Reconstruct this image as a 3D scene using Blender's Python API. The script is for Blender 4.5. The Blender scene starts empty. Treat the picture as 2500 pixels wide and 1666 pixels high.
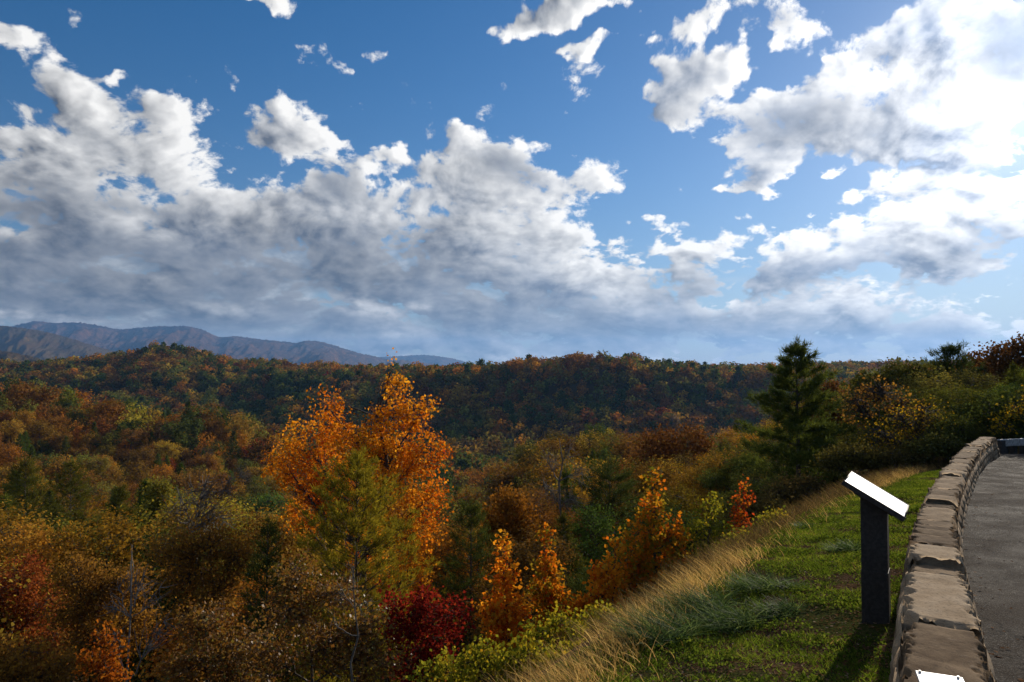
import bpy, bmesh, math, random
import numpy as np
from mathutils import Vector, Matrix, noise as mnoise

scene = bpy.context.scene
R = math.radians
random.seed(7); rng = np.random.default_rng(11)

# ---------------------------------------------------------------- camera
W_PX, H_PX, F_PX = 2500.0, 1666.0, 1667.0      # photograph size, focal length in its pixels (24 mm)
HORIZON = 890.0                                 # eye level in the photograph
PITCH = math.atan((HORIZON - H_PX/2)/F_PX)
EYE = Vector((0, 0, 2.0))
cam_d = bpy.data.cameras.new('camera')
cam = bpy.data.objects.new('camera', cam_d)
scene.collection.objects.link(cam)
cam_d.sensor_width = 36.0
cam_d.lens = 36.0*F_PX/W_PX
cam_d.clip_start = 0.05
cam_d.clip_end = 60000
cam.location = EYE
cam.rotation_euler = (math.pi/2 + PITCH, 0, 0)
scene.camera = cam

def ray(px, py):
    """unit direction through a pixel of the photograph"""
    a, b = (px - W_PX/2)/F_PX, (H_PX/2 - py)/F_PX
    c, s = math.cos(PITCH), math.sin(PITCH)
    return Vector((a, c - b*s, s + b*c)).normalized()
def at(px, py, depth):
    """world point on a pixel's ray at a given distance along +Y"""
    d = ray(px, py)
    return EYE + d*(depth/d.y)
def at_z(px, py, z):
    d = ray(px, py)
    return EYE + d*((z - EYE.z)/d.z)
def azel(px, py):
    d = ray(px, py)
    return math.atan2(d.x, d.y), math.asin(d.z)

# ---------------------------------------------------------------- light and sky
SUN_PX = (2478, 232)
SUN = ray(*SUN_PX)
SUN_AZ, SUN_EL = azel(*SUN_PX)
scene.view_settings.view_transform = 'Standard'
scene.view_settings.look = 'None'
scene.view_settings.gamma = 1.0
scene.view_settings.use_curve_mapping = False
scene.view_settings.exposure = 0.2
scene.cycles.use_denoising = True
scene.cycles.max_bounces = 6
scene.cycles.diffuse_bounces = 3
scene.cycles.glossy_bounces = 2
scene.cycles.transmission_bounces = 4
scene.cycles.volume_bounces = 0
scene.cycles.use_adaptive_sampling = True
scene.cycles.adaptive_threshold = 0.015
scene.cycles.sample_clamp_direct = 5.0
scene.cycles.sample_clamp_indirect = 3.0
scene.cycles.caustics_reflective = False
scene.cycles.caustics_refractive = False

sun_d = bpy.data.lights.new('sun', 'SUN')
sun_d.energy = 5.0
sun_d.angle = R(0.53)
sun_d.color = (1.0, 0.90, 0.76)
sun = bpy.data.objects.new('sun', sun_d)
scene.collection.objects.link(sun)
sun.rotation_euler = SUN.to_track_quat('Z', 'Y').to_euler()

class NT:
    """small helper round a node tree"""
    def __init__(s, tree): s.t = tree; s.n = tree.nodes; s.l = tree.links; s.dims = '3D'
    def new(s, kind, **kw):
        nd = s.n.new(kind)
        for k, v in kw.items(): setattr(nd, k, v)
        return nd
    def put(s, sock, v):
        if isinstance(v, bpy.types.NodeSocket): s.l.new(v, sock)
        elif v is not None: sock.default_value = v
    def math(s, op, a, b=None, c=None, clamp=False):
        nd = s.new('ShaderNodeMath', operation=op, use_clamp=clamp)
        s.put(nd.inputs[0], a); s.put(nd.inputs[1], b)
        if c is not None: s.put(nd.inputs[2], c)
        return nd.outputs[0]
    def vec(s, op, a, b=None, scale=None):
        nd = s.new('ShaderNodeVectorMath', operation=op)
        s.put(nd.inputs[0], a)
        if b is not None: s.put(nd.inputs[1], b)
        if scale is not None: s.put(nd.inputs['Scale'], scale)
        return nd.outputs['Value'] if op in ('DOT_PRODUCT', 'LENGTH', 'DISTANCE') else nd.outputs[0]
    def mix(s, f, a, b, blend='MIX'):
        nd = s.new('ShaderNodeMix', data_type='RGBA', blend_type=blend)
        s.put(nd.inputs[0], f); s.put(nd.inputs[6], a); s.put(nd.inputs[7], b)
        return nd.outputs[2]
    def ss(s, x, lo, hi, a=0.0, b=1.0):
        nd = s.new('ShaderNodeMapRange', interpolation_type='SMOOTHSTEP')
        s.put(nd.inputs[0], x); s.put(nd.inputs[1], lo); s.put(nd.inputs[2], hi); s.put(nd.inputs[3], a); s.put(nd.inputs[4], b)
        return nd.outputs[0]
    def noise(s, vec, scale, detail=4, rough=0.55, dist=0.0, lac=2.0, color=False):
        nd = s.new('ShaderNodeTexNoise', noise_dimensions=s.dims)
        s.put(nd.inputs['Vector'], vec); s.put(nd.inputs['Scale'], scale); s.put(nd.inputs['Detail'], detail)
        s.put(nd.inputs['Roughness'], rough); s.put(nd.inputs['Distortion'], dist); s.put(nd.inputs['Lacunarity'], lac)
        return nd.outputs['Color' if color else 'Fac']
    def ramp(s, f, stops):
        nd = s.new('ShaderNodeValToRGB')
        while len(nd.color_ramp.elements) < len(stops): nd.color_ramp.elements.new(0.5)
        for e, (p, c) in zip(nd.color_ramp.elements, stops): e.position = p; e.color = (*c, 1)
        s.put(nd.inputs[0], f)
        return nd.outputs[0]

# cloud masses of this sky: centre and radii in the photograph's pixels, tilt, thickness (turned into azimuth and elevation)
CLOUDS = [
 # the big bank on the left
 (40,400,110,110,.3,.8),(150,420,150,70,-.3,.75),(330,450,160,110,0,.8),(420,330,50,90,.2,.75),(480,300,110,40,-.15,.7),(500,430,150,90,0,.8),(620,470,120,60,0,.6),
 (60,560,260,110,0,.9),(330,560,300,70,0,.9),(760,520,330,60,0,.92),(540,560,200,60,0,.8),
 (400,680,560,150,0,.97),(1000,640,420,130,0,.95),(200,800,500,90,0,.97),(900,800,520,80,0,.95),
 (740,330,110,60,-.3,.95),(840,390,70,55,-.3,.95),(640,300,60,40,0,.7),(800,450,75,40,-.5,.75),
 (1020,470,90,60,.3,.85),(1110,420,80,60,0,.8),(1230,400,120,60,-.25,.95),(1180,345,90,30,-.3,.6),(1290,520,90,70,.3,.9),(1190,560,170,80,0,.95),(1340,640,110,70,-.4,.95),(1480,700,120,55,-.5,.95),(1300,740,300,90,0,.95),
 # loose pieces above it
 (215,265,70,55,-.5,.62),(240,300,60,40,-.3,.5),(185,105,26,45,.5,.62),(262,112,34,22,0,.52),(140,165,50,35,-.6,.4),
 (30,100,65,36,-.2,.66),(75,110,25,30,0,.5),(440,210,45,16,.1,.68),(303,206,36,16,0,.66),(90,285,55,16,-.35,.6),(10,250,20,20,0,.4),
 (780,155,50,18,-.35,.66),(850,185,40,22,-.6,.6),(960,175,55,40,-.5,.55),(1010,225,55,28,-.5,.5),(860,230,60,25,-.4,.34),(640,2,75,26,0,.85),(450,45,22,8,.2,.42),
 (965,358,52,28,.05,.9),(855,312,12,16,0,.5),(1210,190,28,16,0,.62),
 (1450,400,50,50,.4,.9),(1500,420,40,55,-.4,.72),(1400,440,50,20,.6,.75),(1450,480,30,26,0,.6),(1540,385,30,30,0,.42),(1600,558,58,16,-.05,.8),(1590,462,14,9,0,.5),(1510,375,40,16,-.4,.4),
 # upper right
 (1230,60,60,36,.6,.85),(1340,30,150,30,.2,.9),(1460,5,110,24,.1,.85),(1430,100,46,16,.4,.7),(1370,135,22,10,.2,.6),(1560,55,50,18,.2,.6),(1590,85,22,14,0,.5),(1700,50,70,42,.3,.92),(1770,10,70,40,.2,.9),(1880,20,80,50,0,.92),(1940,60,90,42,-.1,.9),(1890,100,30,34,.1,.85),(1800,62,22,20,0,.6),
 (1625,180,45,30,.2,.85),(1720,160,36,50,.1,.9),(1780,155,50,45,.2,.88),(1700,215,80,28,.2,.9),(1670,270,80,46,.2,.95),(1590,232,34,20,.2,.8),(1800,120,30,18,.3,.6),(1700,315,18,12,.3,.5),(2055,88,32,9,0,.55),
 (2100,150,80,26,.3,.88),(2200,120,110,42,.3,.95),(2180,60,100,30,.2,.9),(2300,50,120,60,.1,.95),(2430,110,130,130,.3,.97),(2080,180,40,36,.8,.8),
 # the long bank under the sun
 (1790,310,55,46,.2,.88),(1880,280,110,50,.15,.96),(2030,240,150,50,.12,.96),(2040,310,130,60,.1,.97),(2230,220,150,60,.25,.95),(2220,310,190,75,.1,.97),(2420,250,180,130,.1,.97),
 (1880,370,75,46,.4,.92),(1870,420,36,34,.6,.8),(2140,370,120,40,.1,.9),(2320,360,120,34,.15,.9),(2030,170,30,40,-.3,.6),
 (1790,455,52,22,.15,.92),(1860,468,50,16,-.2,.85),(2030,430,28,12,.2,.55),(2085,428,20,9,.1,.5),
 (2150,480,70,36,.2,.9),(2250,470,100,46,-.05,.95),(2420,460,100,40,-.15,.92),(2330,500,120,24,.2,.8),
 # lower right
 (1820,530,45,34,.2,.85),(1870,560,80,30,.3,.88),(1950,520,30,16,.5,.7),(2080,550,110,36,.2,.9),(2230,560,120,30,.15,.9),(2420,560,110,70,.3,.95),(2330,600,160,50,.15,.92),
 (1900,620,140,36,.02,.9),(2080,625,170,42,.05,.9),(2280,660,140,36,.3,.85),(1690,620,90,34,.2,.85),(1700,690,60,50,-.3,.8),(1570,740,110,40,-.3,.85),(1850,690,130,36,-.05,.8),(1900,740,240,40,.0,.85),
 (1760,790,200,46,0,.85),(2010,800,160,60,.1,.9),(2240,770,120,60,.1,.97),(2350,790,70,50,-.4,.95),(1450,820,300,66,0,.92),(2150,850,360,34,0,.95),(2480,800,40,50,0,.85),(1250,840,400,46,0,.8),
 (2330,690,70,18,.4,.6),(2440,715,60,7,.1,.6),
]
# where that cloud is deep enough to turn grey
DEEP = [(60,500,220,70,0,.7),(300,600,300,60,0,.6),(2150,270,140,40,.15,.35),(2300,320,120,40,.1,.3),(30,640,260,80,0,.85),(330,500,160,60,0,.35),(620,680,420,110,0,.85),(1000,640,300,90,0,.7),(350,780,600,80,0,.9),(1050,780,380,80,0,.8),(1250,410,80,34,-.3,.75),(830,460,60,40,-.5,.75),
 (1420,760,250,70,0,.8),(985,205,70,50,-.5,.55),(1940,300,110,46,.1,.85),(2100,330,120,40,.1,.4),(2480,110,90,110,.3,.95),(1950,660,220,26,0,.6),(2250,620,200,36,.1,.4),(2430,620,90,50,0,.5),(1600,800,250,50,0,.8),(2000,820,250,50,0,.6),(2250,810,110,44,0,.6),(1900,40,50,26,0,.3),(1690,265,60,30,0,.2),(1760,700,120,30,0,.45)]
# and where sunlit heads stand in front of the grey
BRIGHT = [(890,752,90,20,-.2,.95),(1020,752,50,12,0,.8),(370,555,130,30,-.1,.9),(530,553,40,18,0,.8),(110,782,170,20,-.1,.9),(400,686,34,9,-.1,.8),(1390,650,110,46,-.4,.9),(1230,590,130,50,0,.85),(720,515,320,22,0,.85),
 (1490,715,100,36,-.5,.9),(1150,480,110,50,0,.8),(30,570,60,20,0,.8),(1800,745,120,16,.05,.8),(1950,620,200,16,0,.7),(2050,770,120,20,.2,.7),(2260,760,90,26,.1,.7),(560,760,90,14,0,.6),(960,815,80,14,0,.6)]

world = bpy.data.worlds.new('World'); scene.world = world
world.use_nodes = True
world.cycles.sampling_method = 'MANUAL'; world.cycles.sample_map_resolution = 512
wt = NT(world.node_tree); wt.n.clear()
U_RANGE, V_RANGE = (-.78, .78), (-.06, .60)
def cloud_field(blobs, nu=110, nv=70):
    u, v = np.meshgrid(np.linspace(*U_RANGE, nu), np.linspace(*V_RANGE, nv))
    keep = np.ones_like(u)
    for (cx, cy, rx, ry, rot, amp) in blobs:
        uc, vc = azel(cx, cy)
        u1, _ = azel(cx + rx, cy); u0, _ = azel(cx - rx, cy); _, v1 = azel(cx, cy - ry); _, v0 = azel(cx, cy + ry)
        du, dv = u - uc, v - vc
        c, s_ = math.cos(rot), math.sin(rot)
        a, b = (du*c + dv*s_)/((u1-u0)/2), (-du*s_ + dv*c)/((v1-v0)/2)
        keep *= 1 - min(amp, .98)*np.exp(-.7*(a*a + b*b)**1.3)
    return 1 - keep
def low_rank(t, u, v, F, rank):
    """a smooth field F[v, u] over azimuth and elevation as a short sum of products of curves"""
    un = t.new('ShaderNodeMapRange'); vn = t.new('ShaderNodeMapRange')
    for nd, o, (lo, hi) in ((un, u, U_RANGE), (vn, v, V_RANGE)):
        t.put(nd.inputs[0], o); nd.inputs[1].default_value = lo; nd.inputs[2].default_value = hi
    def curves(x, cols):
        nd = t.new('ShaderNodeRGBCurve'); t.put(nd.inputs['Color'], x)
        m = nd.mapping
        m.extend = 'HORIZONTAL'
        for ch, ys in enumerate(cols):
            c = m.curves[ch]
            xs = np.linspace(0, 1, len(ys))
            c.points[0].location = (0, ys[0]); c.points[1].location = (1, ys[-1])
            for x_, y_ in zip(xs[1:-1], ys[1:-1]): c.points.new(float(x_), float(y_))
        m.update()
        return t.vec('SUBTRACT', nd.outputs[0], (.5, .5, .5))
    U, S, V = np.linalg.svd(F, full_matrices=False)
    acc = 0.0
    for k in range(0, rank, 3):
        gv, gu, sc = [], [], []
        for j in range(k, k + 3):
            a_, b_ = U[:, j], V[j]
            ma, mb = np.abs(a_).max(), np.abs(b_).max()
            gv.append(a_/ma*.49 + .5); gu.append(b_/mb*.49 + .5); sc.append(S[j]*ma*mb/.49**2)
        pr = t.vec('MULTIPLY', curves(un.outputs[0], gu), curves(vn.outputs[0], gv))
        acc = t.math('ADD', acc, t.vec('DOT_PRODUCT', pr, tuple(float(x) for x in sc)))
    return acc
def cloud_group(soft=False):
    g = bpy.data.node_groups.new('cloud_density_soft' if soft else 'cloud_density', 'ShaderNodeTree')
    g.interface.new_socket('uv', in_out='INPUT', socket_type='NodeSocketVector')
    g.interface.new_socket('density', in_out='OUTPUT', socket_type='NodeSocketFloat')
    t = NT(g); t.dims = '2D'
    gi, go = t.new('NodeGroupInput'), t.new('NodeGroupOutput')
    uv = gi.outputs[0]
    sep = t.new('ShaderNodeSeparateXYZ'); t.put(sep.inputs[0], uv)
    # noise lives on a flat cloud layer, so it closes up towards the horizon
    el = t.math('MAXIMUM', sep.outputs[1], -0.02)
    k = t.math('DIVIDE', 1.0, t.math('ADD', t.math('SINE', el), 0.42))
    comb = t.new('ShaderNodeCombineXYZ')
    t.put(comb.inputs[0], t.math('MULTIPLY', t.math('SINE', sep.outputs[0]), k))
    t.put(comb.inputs[1], t.math('MULTIPLY', t.math('COSINE', sep.outputs[0]), k))
    P = comb.outputs[0]
    wcol = t.noise(P, 3.0, 3, .5, color=True)
    warp = t.vec('SCALE', t.vec('SUBTRACT', wcol, (.5, .5, .5)), scale=0.11)
    P2 = t.vec('ADD', P, warp)
    fb = t.noise(P2, 6.2, 3 if soft else 8, .52 if soft else .58, 0.0, 2.1)
    vor = t.new('ShaderNodeTexVoronoi', feature='SMOOTH_F1', normalize=True, voronoi_dimensions='2D')
    t.put(vor.inputs['Vector'], t.vec('ADD', P2, t.vec('SCALE', t.noise(P, 9.0, 2, .5, color=True), scale=.12)))
    vor.inputs['Scale'].default_value = 15.0; vor.inputs['Detail'].default_value = 1.0; vor.inputs['Roughness'].default_value = .55; vor.inputs['Smoothness'].default_value = .6
    fine = t.noise(P2, 26.0, 5, .62, 0.0, 2.1)
    # the masses, their edges pushed about by the same noise
    w2 = t.vec('SCALE', t.vec('SUBTRACT', wcol, (.5, .5, .5)), scale=0.06)
    w3 = t.vec('SCALE', t.vec('SUBTRACT', t.noise(P, 13.0, 3, .55, color=True), (.5, .5, .5)), scale=0.055)
    q = t.vec('ADD', t.vec('ADD', uv, w2), w3)
    qs = t.new('ShaderNodeSeparateXYZ'); t.put(qs.inputs[0], q)
    acc = t.math('MAXIMUM', low_rank(t, qs.outputs[0], qs.outputs[1], cloud_field(CLOUDS), 27), 0.0)
    # away from the masses of the photograph the sky carries the same broken cloud
    az_out = t.ss(t.math('ABSOLUTE', sep.outputs[0]), 0.66, 0.95)
    el_out = t.ss(sep.outputs[1], 0.52, 0.75)
    outside = t.math('MAXIMUM', az_out, el_out)
    broad = t.ss(t.noise(P, 1.3, 3, .5), .42, .68, 0.0, 0.95)
    acc = t.math('MULTIPLY_ADD', outside, t.math('SUBTRACT', broad, acc), acc)
    d = t.math('MULTIPLY_ADD', t.math('SUBTRACT', fb, .5), 2.5, t.math('MULTIPLY', acc, .98))
    if not soft:
        d = t.math('MULTIPLY_ADD', t.math('SUBTRACT', fine, .5), .8, d)
        d = t.math('MULTIPLY_ADD', t.math('SUBTRACT', .33, vor.outputs['Distance']), .75, d)
    t.l.new(d, go.inputs[0])
    return g
def build_sky():
    t = wt
    sky = t.new('ShaderNodeTexSky', sky_type='NISHITA', sun_disc=False)
    sky.sun_elevation = SUN_EL; sky.sun_rotation = SUN_AZ
    sky.altitude = 1000; sky.air_density = 1.0; sky.dust_density = 0.25; sky.ozone_density = 4.0
    tc = t.new('ShaderNodeTexCoord')
    D = t.vec('NORMALIZE', tc.outputs['Generated'])
    sp = t.new('ShaderNodeSeparateXYZ'); t.put(sp.inputs[0], D)
    cb = t.new('ShaderNodeCombineXYZ')
    t.put(cb.inputs[0], t.math('ARCTAN2', sp.outputs[0], sp.outputs[1]))
    t.put(cb.inputs[1], t.math('ARCSINE', sp.outputs[2]))
    UV = cb.outputs[0]
    grp, grp_soft = cloud_group(), cloud_group(True)
    def dens(uv, which=grp):
        nd = t.new('ShaderNodeGroup', node_tree=which); t.put(nd.inputs[0], uv); return nd.outputs[0]
    to_sun = t.vec('SUBTRACT', (SUN_AZ, SUN_EL + .10, 0), UV)
    dirn = t.vec('NORMALIZE', to_sun)
    d0 = dens(UV)
    d1 = dens(t.vec('ADD', UV, t.vec('SCALE', dirn, scale=.016)), grp_soft)
    d2 = dens(t.vec('ADD', UV, t.vec('SCALE', dirn, scale=.050)), grp_soft)
    alpha = t.ss(d0, .44, .80)
    thick = t.math('ADD', t.math('MULTIPLY', t.math('MAXIMUM', t.math('SUBTRACT', d0, .42), 0), .25),
                   t.math('ADD', t.math('MULTIPLY', t.math('MAXIMUM', t.math('SUBTRACT', d1, .42), 0), .85),
                                 t.math('MULTIPLY', t.math('MAXIMUM', t.math('SUBTRACT', d2, .42), 0), .9)))
    cosang = t.vec('DOT_PRODUCT', D, tuple(SUN))
    ang = t.math('ARCCOSINE', t.math('MINIMUM', cosang, 1.0))
    us = t.new('ShaderNodeSeparateXYZ'); t.put(us.inputs[0], UV)
    deep = t.math('MAXIMUM', low_rank(t, us.outputs[0], us.outputs[1], cloud_field(DEEP)*(1 - cloud_field(BRIGHT)), 18), 0.0)
    alpha = t.math('MAXIMUM', alpha, t.ss(deep, .55, .95, 0.0, .85))
    deep = t.math('MULTIPLY', deep, t.ss(d0, .35, .95, .25, 1.0))
    thick = t.math('MULTIPLY_ADD', deep, 3.0, t.math('MULTIPLY', thick, t.math('SUBTRACT', .85, t.math('MULTIPLY', deep, .62))))
    relief = t.math('MULTIPLY', t.math('SUBTRACT', d0, d1), t.math('SUBTRACT', .60, t.math('MULTIPLY', deep, .45)))
    trans = t.math('ADD', t.math('EXPONENT', t.math('MULTIPLY', thick, -.74)), relief, clamp=True)
    near = t.math('EXPONENT', t.math('MULTIPLY', t.math('POWER', t.math('DIVIDE', ang, .17), 2.0), -1.0))   # forward scattering
    wide = t.math('EXPONENT', t.math('MULTIPLY', ang, -1.5))
    lit = t.math('ADD', 8.8, t.math('ADD', t.math('MULTIPLY', near, 13.0), t.math('MULTIPLY', wide, 3.0)))
    dark = t.math('ADD', .36, t.math('ADD', t.math('MULTIPLY', near, 1.6), t.math('MULTIPLY', wide, 3.6)))
    lit_c = t.mix(1.0, (1.0, .985, .96, 1), lit, 'MULTIPLY')
    soft = t.ss(t.noise(t.vec('MULTIPLY', UV, (5.0, 11.0, 0)), 1.0, 3, .5), .3, .7, .72, 1.3)      # broad billows on the shaded undersides
    dark_c = t.mix(1.0, (.82, 1.0, 1.34, 1), t.math('MULTIPLY', dark, soft), 'MULTIPLY')
    cloud = t.mix(trans, dark_c, lit_c)
    glow = t.math('MULTIPLY', t.math('EXPONENT', t.math('MULTIPLY', t.math('POWER', t.math('DIVIDE', ang, .09), 2.0), -1.0)), 6.0)
    glow = t.math('MULTIPLY_ADD', t.math('EXPONENT', t.math('MULTIPLY', ang, -3.0)), 1.5, glow)
    hs = t.new('ShaderNodeHueSaturation'); hs.inputs['Saturation'].default_value = 1.3; hs.inputs['Value'].default_value = .87; t.put(hs.inputs['Color'], sky.outputs[0])
    base = t.vec('ADD', hs.outputs[0], t.mix(1.0, (1, .98, .95, 1), glow, 'MULTIPLY'))
    # haze low over the land, thicker on the open sky than on the nearer clouds
    lowf = t.math('EXPONENT', t.math('MULTIPLY', t.math('MAXIMUM', sp.outputs[2], 0), -5.5))
    air = t.mix(1.0, (.86, .98, 1.15, 1), t.math('ADD', 1.5, t.math('MULTIPLY', wide, 5.6)), 'MULTIPLY')
    base = t.mix(t.math('MULTIPLY', lowf, .75), base, air)
    col = t.mix(alpha, base, cloud)
    col = t.mix(t.math('MULTIPLY', t.math('MULTIPLY', lowf, lowf), .42), col, air)
    bg = t.new('ShaderNodeBackground'); t.put(bg.inputs['Color'], col); bg.inputs['Strength'].default_value = 0.095
    out = t.new('ShaderNodeOutputWorld'); t.l.new(bg.outputs[0], out.inputs[0])
build_sky()

# ---------------------------------------------------------------- helpers
C = scene.collection
def interp(x, xs, ys): return np.interp(x, xs, ys)
def make_mesh(name, verts, faces, mats=(), attrs=None, smooth=False):
    """verts (N,3); faces: list of arrays (M,3) or (M,4); attrs: {name: per-vertex floats}"""
    verts = np.asarray(verts, dtype=np.float32)
    if isinstance(faces, np.ndarray): faces = [faces]
    faces = [np.asarray(f, dtype=np.int32) for f in faces if len(f)]
    me = bpy.data.meshes.new(name)
    me.vertices.add(len(verts)); me.vertices.foreach_set('co', verts.ravel())
    tot = np.concatenate([np.full(len(f), f.shape[1], dtype=np.int32) for f in faces])
    loops = np.concatenate([f.ravel() for f in faces])
    me.loops.add(len(loops)); me.loops.foreach_set('vertex_index', loops)
    me.polygons.add(len(tot))
    me.polygons.foreach_set('loop_start', np.concatenate([[0], np.cumsum(tot)[:-1]]).astype(np.int32))
    me.polygons.foreach_set('loop_total', tot)
    if smooth: me.polygons.foreach_set('use_smooth', np.ones(len(tot), dtype=bool))
    for k, v in (attrs or {}).items():
        a = me.attributes.new(k, 'FLOAT', 'POINT'); a.data.foreach_set('value', np.asarray(v, dtype=np.float32))
    for m in mats: me.materials.append(m)
    me.update(calc_edges=True); me.validate()
    return me
def link(name, data, parent=None, loc=None, label=None, cat=None, group=None, kind=None):
    o = bpy.data.objects.new(name, data); C.objects.link(o)
    if parent is not None: o.parent = parent
    if loc is not None: o.location = loc
    if label: o['label'] = label
    if cat: o['category'] = cat
    if group: o['group'] = group
    if kind: o['kind'] = kind
    return o
def grid_faces(nr, nc, wrap=False):
    i, j = np.meshgrid(np.arange(nr-1), np.arange(nc if wrap else nc-1), indexing='ij')
    j2 = (j+1) % nc
    return np.stack([i*nc+j, i*nc+j2, (i+1)*nc+j2, (i+1)*nc+j], -1).reshape(-1, 4)
class Soup:
    """collects vertices and faces of one mesh"""
    def __init__(s): s.v, s.q, s.t, s.a, s.n = [], [], [], [], 0
    def add(s, v, f, var=0.5):
        v = np.asarray(v, dtype=np.float64).reshape(-1, 3); f = np.asarray(f, dtype=np.int64)
        (s.q if f.shape[1] == 4 else s.t).append(f + s.n)
        s.v.append(v); s.n += len(v)
        s.a.append(np.broadcast_to(np.asarray(var, dtype=np.float64), (len(v),)))
    def tube(s, pts, rad, sides=5, var=.5):
        pts = np.asarray(pts, float); n = len(pts); rad = np.broadcast_to(np.asarray(rad, float), (n,))
        tan = np.gradient(pts, axis=0); tan /= np.linalg.norm(tan, axis=1)[:, None] + 1e-9
        ref = np.where(np.abs(tan[:, 2:3]) > .9, np.array([[1., 0, 0]]), np.array([[0, 0, 1.]]))
        a = np.cross(tan, ref); a /= np.linalg.norm(a, axis=1)[:, None] + 1e-9
        b = np.cross(tan, a)
        th = np.arange(sides)*2*math.pi/sides
        ring = (np.cos(th)[None, :, None]*a[:, None] + np.sin(th)[None, :, None]*b[:, None])*rad[:, None, None] + pts[:, None]
        s.add(ring.reshape(-1, 3), grid_faces(n, sides, True), var)
    def box(s, lo, hi, M=None, var=.5):
        x0, y0, z0 = lo; x1, y1, z1 = hi
        v = np.array([(x0,y0,z0),(x1,y0,z0),(x1,y1,z0),(x0,y1,z0),(x0,y0,z1),(x1,y0,z1),(x1,y1,z1),(x0,y1,z1)])
        if M is not None: v = v @ np.asarray(M.to_3x3()).T + np.asarray(M.translation)
        s.add(v, [(0,3,2,1),(4,5,6,7),(0,1,5,4),(1,2,6,5),(2,3,7,6),(3,0,4,7)], var)
    def mesh(s, name, mats, smooth=False):
        fs = [np.concatenate(x) for x in (s.q, s.t) if x]
        return make_mesh(name, np.concatenate(s.v), fs, mats, {'var': np.concatenate(s.a)}, smooth)

# ---------------------------------------------------------------- materials
def material(name):
    m = bpy.data.materials.new(name); m.use_nodes = True
    t = NT(m.node_tree); t.n.clear()
    out = t.new('ShaderNodeOutputMaterial')
    return m, t, out
def principled(t, col, rough=.6, spec=.3, normal=None, metal=0.0):
    p = t.new('ShaderNodeBsdfPrincipled')
    t.put(p.inputs['Base Color'], col); t.put(p.inputs['Roughness'], rough); t.put(p.inputs['Specular IOR Level'], spec)
    t.put(p.inputs['Metallic'], metal)
    if normal is not None: t.l.new(normal, p.inputs['Normal'])
    return p.outputs[0]
def bump(t, h, strength=.5, dist=.02):
    b = t.new('ShaderNodeBump'); t.put(b.inputs['Height'], h); b.inputs['Strength'].default_value = strength; b.inputs['Distance'].default_value = dist
    return b.outputs[0]
def attr(t, name, kind='GEOMETRY', out='Fac'):
    a = t.new('ShaderNodeAttribute', attribute_name=name, attribute_type=kind); return a.outputs[out]
def foliage_material(name, stops, translucent=.45, spec=.35, rough=.42, tinted=False):
    """leaf colour by a random value carried by each leaf; tinted: the whole plant has its own colour"""
    m, t, out = material(name)
    v = attr(t, 'var')
    col = t.ramp(v, stops)
    if tinted:
        tint = attr(t, 'tint', 'INSTANCER', 'Color')
        col = t.mix(1.0, col, tint, 'MULTIPLY')
    a = principled(t, col, rough, spec)
    tr = t.new('ShaderNodeBsdfTranslucent')
    t.put(tr.inputs['Color'], t.mix(1.0, col, (1.35, 1.2, .8, 1), 'MULTIPLY'))
    mx = t.new('ShaderNodeMixShader'); mx.inputs[0].default_value = translucent
    t.l.new(a, mx.inputs[1]); t.l.new(tr.outputs[0], mx.inputs[2]); t.l.new(mx.outputs[0], out.inputs[0])
    return m
def bark_material(name, c0, c1):
    m, t, out = material(name)
    tc = t.new('ShaderNodeTexCoord')
    n = t.noise(tc.outputs['Object'], 9.0, 4, .6)
    t.l.new(principled(t, t.ramp(n, [(.3, c0), (.7, c1)]), .85, .2, bump(t, n, .6, .03)), out.inputs[0])
    return m
BARK = bark_material('bark', (.035, .026, .02), (.10, .08, .065))
GREY_BARK = bark_material('grey_bark', (.08, .068, .056), (.19, .165, .14))
# a leaf's shade within its plant, multiplied by the plant's tint
TINTED = foliage_material('autumn_leaves', [(0, (.5, .5, .5)), (.5, (1, 1, 1)), (1, (1.5, 1.65, 1.4))], .30, .0, .6, True)
NEEDLES_TINTED = foliage_material('conifer_needles', [(0, (.6, .6, .6)), (.6, (1, 1, 1)), (1, (1.7, 1.6, 1.0))], .42, .0, .5, True)

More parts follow.
